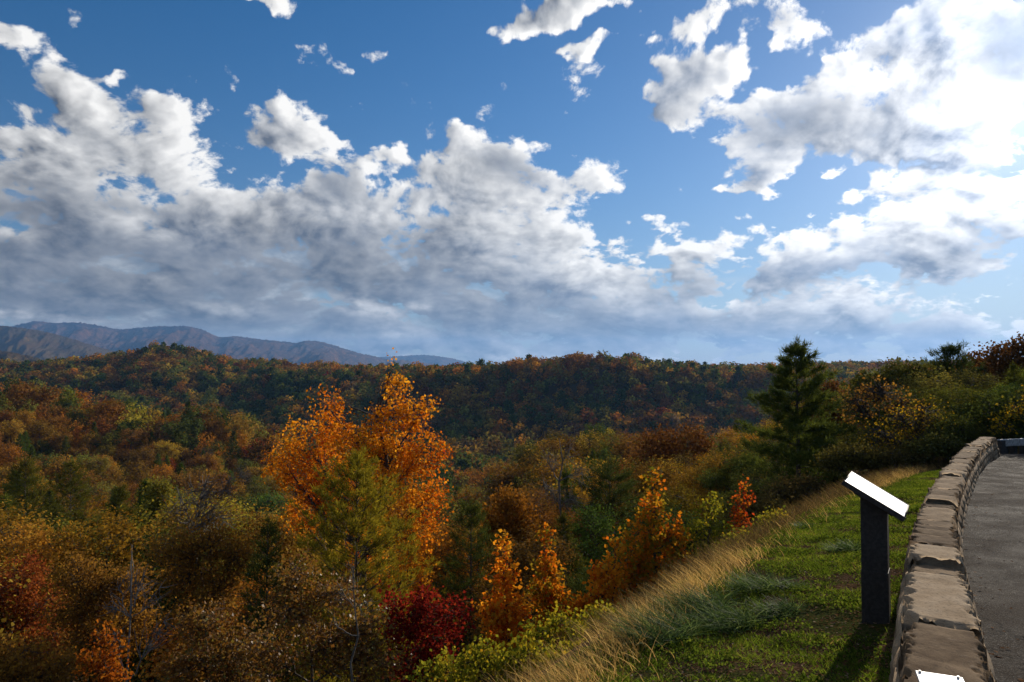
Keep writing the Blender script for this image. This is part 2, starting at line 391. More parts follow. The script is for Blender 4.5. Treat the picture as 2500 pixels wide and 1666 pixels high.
# ---------------------------------------------------------------- the lie of the land (heights relative to the eye, z = eye + h)
WALL_D = np.array([-8, 0, 3.3, 4.48, 5.79, 7.9, 9.3, 11.2, 13.4, 16.7, 20, 22.5, 25, 30.])
WALL_X = np.array([-4.35, 0.02, 1.825, 2.54, 3.31, 4.6, 5.5, 6.8, 8.37, 10.76, 13.3, 15.4, 17.8, 23.])     # left edge of the wall top
def road_h(y): return -1.85 - .05*y
def wall_side(x, y):
    """distance from the wall's left edge, positive down the bank; and the station along the wall"""
    s = .86*(interp(y, WALL_D, WALL_X) - x)
    return s, y - .5*np.clip(s, -6, 30)
PX = np.array([-700, 0, 250, 400, 600, 800, 1100, 1450, 1800, 2100, 2500, 3200])
DK = np.array([20, 30, 60, 100, 140, 200, 280, 400, 480, 550, 640, 760, 900, 1200, 2000, 14000])
HT = np.array([
 [-10,-15,-25,-31,-33,-33,-22,-48,-52,-50,-40,-27,-13,-30,-40,-60],
 [-10,-15,-25,-32,-35,-34,-22,-48,-52,-50,-40,-27,-13,-30,-40,-60],
 [-10,-15,-26,-34,-38,-38,-28,-52,-56,-54,-42,-20,-4,-30,-40,-60],
 [-10,-15,-26,-35,-40,-42,-33,-56,-60,-58,-44,-12,10,-30,-40,-60],
 [-10,-15,-26,-36,-42,-45,-38,-60,-66,-63,-57,-26,-8,-32,-40,-60],
 [-10,-14.5,-26,-36,-44,-52,-50,-66,-68,-62,-42,-20,-16,-35,-40,-60],
 [-9.5,-13.5,-25,-34,-41,-54,-62,-68,-67,-52,-17,-18,-20,-35,-40,-60],
 [-8,-11,-19,-24,-23,-45,-62,-68,-66,-46,-4,-12,-16,-35,-40,-60],
 [-5.5,-7.5,-14,-21,-26,-40,-58,-66,-66,-50,-21,-18,-17,-35,-40,-60],
 [-3.6,-4.8,-9,-14,-20,-30,-40,-50,-50,-45,-28,-22,-14,-13,-40,-60],
 [-3.2,-3.6,-5,-8,-12,-16,-20,-30,-32,-30,-25,-22,-15,-12,-40,-60],
 [-3.2,-3.6,-5,-8,-12,-16,-20,-30,-32,-30,-25,-22,-15,-12,-40,-60]], float)
def far_h(x, y):
    d = np.maximum(y, .35*np.hypot(x, y) + 1)
    px = np.clip(W_PX/2 + x/d*F_PX, PX[0], PX[-1])
    ld = np.log(np.clip(d, DK[0], DK[-1])); lk = np.log(DK)
    i = np.clip(np.searchsorted(PX, px) - 1, 0, len(PX)-2); j = np.clip(np.searchsorted(lk, ld) - 1, 0, len(DK)-2)
    u = (px - PX[i])/(PX[i+1] - PX[i]); v = (ld - lk[j])/(lk[j+1] - lk[j])
    u = u*u*(3-2*u); v = v*v*(3-2*v)
    return (HT[i, j]*(1-u) + HT[i+1, j]*u)*(1-v) + (HT[i, j+1]*(1-u) + HT[i+1, j+1]*u)*v
_ph = rng.uniform(0, 6.28, (12, 2)); _dir = rng.normal(size=(12, 2))
def waves(x, y, scale):
    o = 0
    for k in range(12):
        f = (1 + .35*k)/scale
        o = o + np.sin((x*_dir[k, 0] + y*_dir[k, 1])*f + _ph[k, 0])/(1 + .5*k)
    return o*.35
def sstep(x, a, b):
    t = np.clip((x-a)/(b-a), 0, 1); return t*t*(3-2*t)
def near_h(x, y):
    s, st = wall_side(x, y)
    lip = 2.3
    left = road_h(st) - .28 - .20*np.maximum(s, 0) - .42*np.maximum(s - lip, 0)*sstep(s, lip, lip+2.5) + .03*waves(x, y, .7)
    right = road_h(np.clip(y, -30, 40)) - .05
    right = np.where(y > 23.2, right - .5*sstep(y, 23.2, 24.2) + .02*(y-24), right)
    return np.where(s > -.25, left, right)
def ground_h(x, y):
    x, y = np.asarray(x, float), np.asarray(y, float)
    s, _ = wall_side(x, y)
    r = np.hypot(x, y)
    n = near_h(x, y)
    f = far_h(x, y) + waves(x, y, 22)*np.clip(r/300, 0, 1)*5
    w = sstep(np.where(s > 0, r, r + 0), 18, 42)
    w = np.where(y < 4, sstep(r, 30, 70), w)
    return n*(1-w) + f*w
def gz(x, y): return float(ground_h(x, y)) + EYE.z

# terrain: one sheet, finest near the eye
def terrain():
    az = np.radians(np.concatenate([np.arange(-60, 60, .4), np.arange(60, 300, 4)]))
    rr = np.concatenate([np.arange(.5, 30, .16), np.geomspace(30, 14500, 190)])
    A, Rr = np.meshgrid(az, rr)
    x, y = Rr*np.sin(A), Rr*np.cos(A)
    z = ground_h(x, y) + EYE.z
    v = np.stack([x, y, z], -1).reshape(-1, 3)
    n = len(az)
    v = np.vstack([v, [0, 0, float(ground_h(0, 0)) + EYE.z]])
    tri = np.stack([np.full(n, len(v)-1), np.arange(n), (np.arange(n)+1) % n], -1)[:, [0, 2, 1]]
    quads = grid_faces(len(rr), n, True)[:, [0, 1, 2, 3]]
    m, t, out = material('earth_and_leaf_litter')
    tc = t.new('ShaderNodeTexCoord')
    n1 = t.noise(tc.outputs['Object'], 1.1, 5, .6); n2 = t.noise(tc.outputs['Object'], 26.0, 4, .65)
    litter = t.ramp(n2, [(.25, (.018, .012, .008)), (.5, (.07, .042, .024)), (.68, (.13, .085, .05)), (.8, (.2, .14, .09))])
    moss = t.ramp(n2, [(.3, (.02, .022, .008)), (.7, (.065, .07, .02))])
    col = t.mix(t.ss(n1, .46, .60), litter, moss)
    t.l.new(principled(t, col, .95, .0, bump(t, n2, .8, .03)), out.inputs[0])
    me = make_mesh('ground', v, [quads, tri], [m], smooth=True)
    return link('ground', me, kind='structure')
terrain()

# ---------------------------------------------------------------- mountains on the skyline
def mountain_material(name, cols, scale):
    m, t, out = material(name)
    tc = t.new('ShaderNodeTexCoord')
    n1 = t.noise(tc.outputs['Object'], scale*.12, 5, .6); n2 = t.noise(tc.outputs['Object'], scale, 5, .7)
    v = t.math('ADD', t.math('MULTIPLY', n1, .5), t.math('MULTIPLY', n2, .5))
    t.l.new(principled(t, t.ramp(v, cols), .95, .05, bump(t, n2, 1.0, 14.0)), out.inputs[0])
    return m
def mountain(name, sky, d_foot, d_crest, d_back, spur, mat, base=-80, seed=0, nx=420, ny=90, px0=None, px1=None, spur_w=70, slant=120):
    xs = np.array([p[0] for p in sky], float); ys = np.array([p[1] for p in sky], float)
    px = np.linspace(px0 if px0 is not None else xs[0], px1 if px1 is not None else xs[-1], nx)
    crest_px = np.interp(px, xs, ys)
    crest_px = np.convolve(np.pad(crest_px, 3, 'edge'), np.ones(7)/7, 'valid')
    t = np.concatenate([np.linspace(0, 1, ny), np.linspace(1.04, 1.6, 16)])
    T, P = np.meshgrid(t, px, indexing='ij')
    D = np.where(T <= 1, d_foot + (d_crest-d_foot)*T, d_crest + (d_back-d_crest)*(T-1)/.6)
    Hc = (HORIZON - crest_px)/F_PX*d_crest
    prof = np.where(T <= 1, T**1.15, 1 - .9*((T-1)/.6)**1.2)
    Z = base + (Hc[None]-base)*prof
    r_ = np.random.default_rng(seed)
    q = P + slant*(1-T)
    rid = np.zeros_like(Z)
    for k in range(5):
        w = spur_w/1.9**k
        ph = r_.uniform(0, 6.28, 3)
        rid += (1 - 2*np.abs(np.sin(q/w*math.pi/2 + ph[0] + 1.1*np.sin(q/w*.31 + ph[1]) + .8*np.sin(T*5*(k+1) + ph[2]))))*.62**k
    Z += spur*rid*np.sin(np.clip(T, 0, 1)*math.pi)**.8*(.35+.65*T)
    Z += np.random.default_rng(seed+1).normal(0, 1, Z.shape)*4*(T <= 1)*T*(d_crest/9000)
    X = (P - W_PX/2)/F_PX*D
    v = np.stack([X, D, Z + EYE.z], -1).reshape(-1, 3)
    return link(name, make_mesh(name, v, grid_faces(len(t), nx), [mat], smooth=True), kind='structure')
RANGE_SKY = [(-900,840),(-600,812),(-300,800),(-100,806),(0,800),(23,798),(88,783),(126,789),(191,787),(245,796),(291,805),(330,801),(382,797),(455,796),(497,806),(535,825),(574,821),(631,828),(690,834),(723,838),(757,831),(790,836),(842,852),(900,869),(960,880),(1100,900)]
M_FAR = mountain_material('far_wooded_slopes', [(.34, (.015, .015, .02)), (.5, (.07, .036, .024)), (.64, (.17, .078, .035))], .055)
M_MID = mountain_material('wooded_slopes', [(.34, (.03, .028, .016)), (.48, (.10, .055, .02)), (.58, (.07, .06, .02)), (.66, (.26, .11, .03))], .09)
mountain('mountain_range', RANGE_SKY, 5200, 9000, 11500, 62, M_FAR, seed=3, px0=-900, px1=1100, nx=700, spur_w=88, slant=170)
mountain('mountain_ridge', [(700,886),(880,874),(930,872),(985,869),(1030,866),(1070,870),(1110,877),(1160,890),(1250,896)], 11000, 13200, 14200, 40, M_FAR, seed=9, nx=160, ny=40)
mountain('mountain_shoulder', [(-900,770),(-400,778),(-120,786),(0,795),(60,802),(100,808),(150,820),(230,845),(290,860),(360,880),(450,895)], 3300, 5000, 6400, 26, M_MID, seed=5, px0=-900, px1=450, nx=420, spur_w=90, slant=140)
mountain('wooded_foothill', [(-700,835),(-200,848),(0,856),(60,866),(103,878),(200,892),(300,898)], 1700, 2300, 2900, 14, M_MID, seed=8, px0=-700, px1=300, nx=300, spur_w=60)

# ---------------------------------------------------------------- plants: builders
def unit(v): return v/(np.linalg.norm(v, axis=-1, keepdims=True) + 1e-9)
def add_leaves(sp, c, size, g, droop=.35, wide=.42, var=None, facing=None):
    """one folded four-cornered leaf at each point of c"""
    n = len(c)
    u = g.normal(size=(n, 3)); u[:, 2] -= droop
    if facing is not None:                               # leaves that lie along the outside of the crown
        f_ = unit(facing + g.normal(0, .45, (n, 3)))
        u = g.normal(size=(n, 3)); u -= f_*(u*f_).sum(1, keepdims=True); u = unit(u)
        w = np.cross(f_, u); c = c - u*size*.5
    else:
        u = unit(u)
        w = unit(np.cross(u, g.normal(size=(n, 3))))
    nn = np.cross(u, w)
    L = (size*g.uniform(.6, 1.3, n))[:, None]
    v = np.stack([c, c + L*(.42*u + wide*w + .12*nn), c + L*u, c + L*(.42*u - wide*w + .12*nn)], 1)
    f = np.arange(n*4).reshape(-1, 4)
    var = g.uniform(0, 1, n) if var is None else var
    sp.add(v.reshape(-1, 3), f, np.repeat(var, 4))
def bent(a, b, g, k=5, sag=.12):
    a, b = np.asarray(a, float), np.asarray(b, float)
    t = np.linspace(0, 1, k)[:, None]
    L = np.linalg.norm(b-a)
    off = g.normal(0, sag*L*.35, 3)
    off[2] += -.25*sag*L
    wob = g.normal(0, .018*L, (k, 3)); wob[0] = wob[-1] = 0
    return a + (b-a)*t + 4*t*(1-t)*off + wob
def broadleaf(g, H, lobes, n_twigs, per_twig, leaf, spread, trunk_r, trunk_top=None, bare=0.0, twig_r=.012, shell=.55, droop=.35, sides=5, twigs=True, fork=.35, tip_hue=None, facing=False, sway=.05):
    """lobes: (cx, cy, cz, rx, ry, rz) of the crown in the tree's own space. Returns wood and leaf soups"""
    wood, lv = Soup(), Soup()
    lobes = np.asarray(lobes, float)
    top = np.array(trunk_top if trunk_top is not None else lobes[np.argmax(lobes[:, 2]), :3])
    tr = bent((0, 0, -.4), top, g, 9, sway)
    rad = trunk_r*np.linspace(1.15, .12, 9)**.9; rad[0] *= 1.3
    wood.tube(tr, rad, sides+2)
    vol = (lobes[:, 3]*lobes[:, 4]*lobes[:, 5])**.72
    cnt = np.maximum(1, np.round(n_twigs*vol/vol.sum()).astype(int))
    for lb, k in zip(lobes, cnt):
        c, r = lb[:3], lb[3:]
        zt = np.clip(c[2] - fork*np.hypot(*(c[:2])) - r[2]*.9, H*.12, top[2]*.92)
        i = int(np.clip(np.searchsorted(tr[:, 2], zt), 1, 7))
        limb = bent(tr[i], c + np.array([0, 0, r[2]*.3]), g, 7, .14)
        wood.tube(limb, np.linspace(rad[i]*.75, max(rad[i]*.12, .006), 7), sides)
        d = unit(g.normal(size=(k, 3)))
        rr = g.uniform(0, 1, k)**.33*(1-shell) + shell
        tips = c + d*r*rr[:, None]
        for j in range(k):
            a = limb[g.integers(2, 7)]
            if twigs:
                w = bent(a, tips[j], g, 4, .18)
                wood.tube(w, [twig_r, twig_r*.8, twig_r*.55, twig_r*.3], 3)
            if g.uniform() < bare: continue
            m = max(1, int(per_twig*g.uniform(.5, 1.5)))
            back = g.uniform(0, .45, m)[:, None]
            cc = tips[j]*(1-back) + a*back + g.normal(0, spread, (m, 3))
            v0 = g.uniform(0, 1)
            base = v0 if tip_hue is None else np.clip(tip_hue(tips[j]) + g.normal(0, .12), 0, 1)
            add_leaves(lv, cc, leaf, g, droop, facing=unit((cc - c)/r + np.array([0, 0, .35])) if facing else None, wide=.5 if facing else .42, var=np.clip(base*.6 + .4*g.uniform(0, 1, m), 0, 1))
    return wood, lv
def random_lobes(g, H, W, base=.3, n=8, top=.55):
    """an uneven domed crown"""
    out = [(g.normal(0, W*.05), g.normal(0, W*.05), H*.82, W*.30, W*.30, H*.18)]
    for k in range(n):
        a = k*2.4 + g.uniform(-.5, .5); z = g.uniform(base + .12, .82)
        r = W*.34*(1 - max(0, z - top)*1.3)*g.uniform(.7, 1.25)
        s = W*g.uniform(.16, .27)
        out.append((math.cos(a)*r, math.sin(a)*r, z*H, s, s, s*g.uniform(.7, 1.1)))
    return out
def conifer(g, H, W, first=.12, whorl=.55, per=5, tuft=.16, tufts=9, needles=6, trunk_r=.12, taper=.85, lift=.25, bend=.0, thin=.018, irregular=.3):
    """white pine: a straight stem, whorls of branches, brushes of needles"""
    wood, lv = Soup(), Soup()
    k = 10
    z = np.linspace(-.4, H, k)
    wood.tube(np.stack([np.cumsum(g.normal(0, .01*H/10, k)), np.cumsum(g.normal(0, .01*H/10, k)), z], -1), trunk_r*np.linspace(1.2, .08, k), 6)
    zz = H*first
    pts, dirs = [], []
    while zz < H*.985:
        f = (zz/H - first)/(1-first)
        env = W*.5*((1-f)**taper)*(.55 + .45*min(1, f*6 + .5))
        a0 = g.uniform(0, 6.28)
        for b in range(per + int(g.integers(-1, 2))):
            a = a0 + b*6.28/per + g.normal(0, .2)
            L = max(.12, env*g.uniform(1-irregular, 1+irregular*.6))
            up = lift + .55*f
            s0 = np.array([0, 0, zz + g.normal(0, whorl*.12)])
            e = s0 + np.array([math.cos(a)*L, math.sin(a)*L, L*up*g.uniform(.4, 1.2)])
            br = bent(s0, e, g, 5, .10)
            wood.tube(br, np.linspace(.022*H/8 + .006, .004, 5)*(1-.6*f), 3)
            n = max(2, int(tufts*L/(W*.5) + 1))
            for q in range(n):
                t = .25 + .75*(q + g.uniform())/n
                p = s0*(1-t) + e*t + 4*t*(1-t)*(br[2] - (s0+e)/2)
                side = (g.uniform(-1, 1))*.42*L*(1-t*.75)
                perp = np.array([-math.sin(a), math.cos(a), 0])
                pts.append(p + perp*side + np.array([0, 0, g.uniform(-.02, .12)*L]))
                dirs.append(unit(np.array([math.cos(a), math.sin(a), .5 + up]) + perp*side/L*1.6))
        zz += whorl*(1 - .45*f)*g.uniform(.8, 1.2)
    for q in range(4): pts.append(np.array([0, 0, H - q*.12*H/8])); dirs.append(np.array([0, 0, 1.]))
    pts, dirs = np.array(pts), np.array(dirs)
    n = len(pts)
    c = np.repeat(pts, needles, 0) + g.normal(0, tuft*.22, (n*needles, 3))
    d = unit(np.repeat(dirs, needles, 0) + g.normal(0, .62, (n*needles, 3)))
    L = tuft*g.uniform(.7, 1.35, (n*needles, 1))
    w = unit(np.cross(d, g.normal(size=d.shape)))*(thin*g.uniform(.7, 1.3, (n*needles, 1)))
    v = np.stack([c - w, c + w, c + d*L + w*.35, c + d*L - w*.35], 1).reshape(-1, 3)
    var = np.repeat(np.clip(np.repeat(g.uniform(0, 1, n), needles)*.6 + .4*g.uniform(0, 1, n*needles), 0, 1), 4)
    lv.add(v, np.arange(len(v)).reshape(-1, 4), var)
    return wood, lv
def plant(name, label, cat, loc, wood_me, leaf_me, tint=None, group=None, scale=(1, 1, 1), rz=0.0, crown='crown', lean=(0, 0)):
    root = link(name, None, loc=loc, label=label, cat=cat, group=group)
    root.scale = scale; root.rotation_euler = (lean[0], lean[1], rz)
    root.empty_display_size = .2
    if wood_me is not None: link('trunk' if crown == 'crown' else 'stem', wood_me, root)
    if leaf_me is not None:
        o = link(crown, leaf_me, root)
        if tint is not None: o['tint'] = tuple(float(x) for x in tint)
    return root

PALETTE = {'rust': (.205, .098, .024), 'orange': (.37, .17, .022), 'gold': (.33, .21, .032), 'olive': (.155, .145, .03), 'green': (.08, .105, .024),
           'pine': (.065, .088, .020), 'red': (.17, .045, .016), 'tan': (.15, .10, .05)}
def tint_of(k, g, s=.16): return np.clip(np.array(PALETTE[k])*np.exp(g.normal(0, s))*np.exp(g.normal(0, .08, 3)), 0, .8)

# ---------------------------------------------------------------- the far woods: one mass, nobody could count it
def forest(name, label, pts, kinds, tints, scales, protos):
    """points of trees plus a few tree shapes inside one mesh; geometry nodes set a shape on every point"""
    V, F, part, var = [], [], [], []
    n0 = 0
    for k, sp in enumerate(protos):
        v = np.concatenate(sp.v); f = np.concatenate(sp.q)
        V.append(v + np.array([0, 0, -300.])*0); F.append(f + n0); n0 += len(v)
        part.append(np.full(len(v), k)); var.append(np.concatenate(sp.a))
    n = len(pts)
    V.append(pts); part.append(-1 - kinds); var.append(np.zeros(n))
    V = np.concatenate(V); part = np.concatenate(part)
    me = make_mesh(name, V, [np.concatenate(F)], [TINTED], {'var': np.concatenate(var)})
    a = me.attributes.new('part', 'INT', 'POINT'); a.data.foreach_set('value', part.astype(np.int32))
    for nm, arr in (('tint', tints), ('size', scales)):
        full = np.zeros((len(V), 3), np.float32); full[n0:] = arr
        a = me.attributes.new(nm, 'FLOAT_VECTOR', 'POINT'); a.data.foreach_set('vector', full.ravel())
    rot = np.zeros((len(V), 3), np.float32); rot[n0:, 2] = np.random.default_rng(5).uniform(0, 6.28, n)
    a = me.attributes.new('turn', 'FLOAT_VECTOR', 'POINT'); a.data.foreach_set('vector', rot.ravel())
    o = link(name, me, label=label, cat='forest', kind='stuff')
    ng = bpy.data.node_groups.new(name + '_nodes', 'GeometryNodeTree')
    ng.interface.new_socket('Geometry', in_out='INPUT', socket_type='NodeSocketGeometry')
    ng.interface.new_socket('Geometry', in_out='OUTPUT', socket_type='NodeSocketGeometry')
    t = NT(ng)
    gi, go = t.new('NodeGroupInput'), t.new('NodeGroupOutput')
    def named(nm, dt):
        nd = t.new('GeometryNodeInputNamedAttribute', data_type=dt); nd.inputs[0].default_value = nm; return nd.outputs[0]
    def equal(val):
        nd = t.new('FunctionNodeCompare', data_type='INT', operation='EQUAL')
        t.l.new(named('part', 'INT'), nd.inputs[2]); nd.inputs[3].default_value = val
        return nd.outputs[0]
    join = t.new('GeometryNodeJoinGeometry')
    for k in range(len(protos)):
        s1 = t.new('GeometryNodeSeparateGeometry', domain='POINT'); t.l.new(gi.outputs[0], s1.inputs[0]); t.l.new(equal(k), s1.inputs[1])
        s2 = t.new('GeometryNodeSeparateGeometry', domain='POINT'); t.l.new(gi.outputs[0], s2.inputs[0]); t.l.new(equal(-1-k), s2.inputs[1])
        ip = t.new('GeometryNodeInstanceOnPoints')
        t.l.new(s2.outputs[0], ip.inputs['Points']); t.l.new(s1.outputs[0], ip.inputs['Instance'])
        t.l.new(named('turn', 'FLOAT_VECTOR'), ip.inputs['Rotation']); t.l.new(named('size', 'FLOAT_VECTOR'), ip.inputs['Scale'])
        t.l.new(ip.outputs[0], join.inputs[0])
    t.l.new(join.outputs[0], go.inputs[0])
    md = o.modifiers.new('trees', 'NODES'); md.node_group = ng
    return o
def scatter(spacing, d0, d1, half=46, g=rng):
    R_ = d1*1.5
    n = int(2*R_/spacing)
    xs = (np.arange(n) - n/2)*spacing
    X, Y = np.meshgrid(xs, np.arange(int(d1*1.02/spacing))*spacing)
    X = X + g.uniform(-.45, .45, X.shape)*spacing; Y = Y + g.uniform(-.45, .45, Y.shape)*spacing
    x, y = X.ravel(), Y.ravel()
    ok = (y > d0) & (y < d1) & (np.abs(np.arctan2(x, y)) < R(half))
    return x[ok], y[ok]
def px_of(x, y): return W_PX/2 + x/y*F_PX
def pick_kinds(px, d, g):
    """which colour of tree stands where"""
    n = len(px)
    p = {'rust': .25, 'orange': .15, 'gold': .14, 'olive': .20, 'green': .14, 'pine': .08, 'red': .01, 'tan': .03}
    names = list(p); w = np.array([p[k] for k in names])
    out = np.array(names)[g.choice(len(names), n, p=w/w.sum())]
    left_pines = (px < 400) & (d > 45) & (d < 125) & (g.uniform(size=n) < .55)
    out[left_pines] = 'pine'
    green_patch = (px > 480) & (px < 800) & (d > 450) & (d < 760) & (g.uniform(size=n) < .6)
    out[green_patch] = g.choice(['pine', 'olive', 'green'], green_patch.sum())
    crest = (px > 1100) & (px < 1750) & (d > 640) & (g.uniform(size=n) < .4)
    out[crest] = g.choice(['pine', 'green', 'olive'], crest.sum())
    right = (px > 1950) & (d < 150)
    out[right] = g.choice(['green', 'olive', 'pine', 'rust', 'gold'], right.sum(), p=[.22, .32, .16, .16, .14])
    return out

def far_woods():
    g = np.random.default_rng(21)
    protos = []
    for k in range(5):
        H = 14.0; w, l = broadleaf(g, H, random_lobes(g, H, 12.5, .22, 9), 90, 2.6, 1.5, .35, .2, twigs=False, shell=.85, facing=True)
        protos.append(l)
    for k in range(2):
        w, l = conifer(g, 13, 8.5, .2, 1.3, 6, 1.5, 3, 2, .15, thin=.5, taper=.55); protos.append(l)
    x, y = scatter(8.2, 335, 1260, 46, g)
    px = px_of(x, y)
    far_right = (y > 1000) & (px < 1900)
    x, y, px = x[~far_right], y[~far_right], px[~far_right]
    kinds = pick_kinds(px, y, g)
    con = kinds == 'pine'
    pk = np.where(con, 5 + g.integers(0, 2, len(x)), g.integers(0, 5, len(x)))
    tint = np.array([tint_of(k, g) for k in kinds])
    s = np.clip(np.exp(g.normal(-.05, .22, len(x))), .5, 1.4)
    sc = np.stack([s*g.uniform(.9, 1.15, len(x)), s*g.uniform(.9, 1.15, len(x)), s], -1)
    pts = np.stack([x, y, ground_h(x, y) + EYE.z - .5], -1)
    forest('forest', 'autumn woods covering the far hills beyond the valley', pts, pk, tint, sc, protos)
    protos = []
    for k in range(6):
        H = 14.0; w, l = broadleaf(g, H, random_lobes(g, H, 10.5, .2, 12), 260, 6.0, .56, .30, .2, twigs=False, shell=.8, facing=True)
        protos.append(l)
    for k in range(3):
        w, l = conifer(g, 15, 6.5, .2, .9, 6, .62, 6, 4, .15, thin=.10); protos.append(l)
    x, y = scatter(7.0, 236, 345, 46, g)
    px = px_of(x, y)
    kinds = pick_kinds(px, y, g)
    con = kinds == 'pine'
    pk = np.where(con, 6 + g.integers(0, 3, len(x)), g.integers(0, 6, len(x)))
    tint = np.array([tint_of(k, g) for k in kinds])
    s = np.clip(np.exp(g.normal(-.1, .25, len(x))), .45, 1.35)
    sc = np.stack([s*g.uniform(.85, 1.1, len(x)), s*g.uniform(.85, 1.1, len(x)), s], -1)
    pts = np.stack([x, y, ground_h(x, y) + EYE.z - .5], -1)
    forest('valley_forest', 'autumn woods filling the valley below the overlook', pts, pk, tint, sc, protos)
far_woods()

# ---------------------------------------------------------------- trees one can tell apart, on the slope and the spur
CEIL = [(18, [(0,1250),(300,1330),(620,1330),(900,1330),(1200,1300),(1500,1200),(1750,1150),(1950,1060),(2150,1000),(2300,940),(2500,930)]),
        (45, [(0,1110),(300,1120),(600,1090),(800,1100),(1100,1150),(1300,1120),(1500,1100),(1700,1090),(1850,1030),(2000,945),(2120,900),(2250,872),(2330,848),(2420,856),(2500,832)]),
        (90, [(0,1010),(400,1030),(700,1060),(1000,1085),(1100,1072),(1300,1045),(1430,1000),(1500,1025),(1700,1045),(1850,1050),(2000,930),(2200,900),(2500,870)]),
        (150, [(0,960),(400,990),(700,1040),(1000,1075),(1100,1066),(1300,1032),(1400,985),(1440,975),(1500,1006),(1700,1026),(1850,1045),(2000,915),(2500,880)]),
        (240, [(0,950),(400,990),(700,1040),(1000,1070),(1500,1000),(1900,950),(2500,890)])]
def ceiling(px, d):
    rows = [float(np.interp(px, [p[0] for p in r], [p[1] for p in r])) for _, r in CEIL]
    return float(np.interp(d, [c[0] for c in CEIL], rows))
COLOUR_WORDS = {'rust': 'rust brown', 'orange': 'orange', 'gold': 'golden', 'olive': 'olive green', 'green': 'green', 'pine': 'dark green', 'red': 'dark red', 'tan': 'nearly bare'}
def region(px, d):
    if d > 140:
        if px < 420: return 'across the valley beyond the pine stand'
        if px < 1120: return 'deep in the valley behind the orange tree'
        if px < 1880: return 'below the dark ridge'
        return 'far behind the tall pine'
    if d > 85:
        if px < 700: return 'in the valley left of the orange tree'
        if px < 1120: return 'in the valley behind the orange tree'
        if px < 1880: return 'on the wooded spur left of the pine'
        return 'in the woods behind the stone wall'
    if px < 420: return 'on the lower left slope'
    if px < 1120: return 'on the slope around the orange tree'
    if px < 1500: return 'on the slope right of the orange tree'
    if px < 1880: return 'on the slope left of the tall pine'
    return 'beyond the end of the stone wall'
RESERVED = []      # (x, y, radius) kept clear for the plants built one by one below
ORDINAL = 'first second third fourth fifth sixth seventh eighth ninth tenth eleventh twelfth thirteenth fourteenth fifteenth sixteenth seventeenth eighteenth nineteenth twentieth'.split() + [f'{k}th' for k in range(21, 60)]
SEEN = {
    1,5,9,11,14,15,16,20,21,22,23,24,25,26,27,30,31,33,34,35,36,37,38,39,42,43,44,45,46,49,50,51,52,53,54,55,56,57,58,59,61,62,65,67,69,70,71,72,73,
    74,75,76,86,90,93,94,95,96,97,98,99,111,113,114,115,116,117,118,120,141,142,143,144,146,153,154,155,156,158,160,166,167,168,170,171,173,174,176,
    177,184,187,188,189,192,193,195,196,210,214,216,217,240,241,242,243,258,263,264,265,266,267,268,269,280,281,282,284,289,290,292,293,310,311,312,
    314,319,320,321,322,323,338,339,340,341,348,349,351,352,353,355,357,370,372,373,376,384,385,386,389,403,404,405,410,411,417,418,419,420,421,424,
    440,441,443,444,447,451,452,453,454,456,458,459,475,478,482,487,513,514,515,516,517,518,519,525,551,552,553,554,555,556,557,558,560,567,575,592,
    593,595,596,597,600,601,637,639,640,641,642,643,644,681,685,686,687,688,726,730,732,733,734,735,736,737,774,775,779,780,781,782,783,784,785,824,
    825,826,827,828,829,830,831,832,833,834,835,836,837,877,878,879,880,881,882,883,884,885,886,887,888,889,890,932,933,934,935,936,937,938,939,940,
    941,942,943,944,945,}     # the trees that show; those wholly behind others are left out
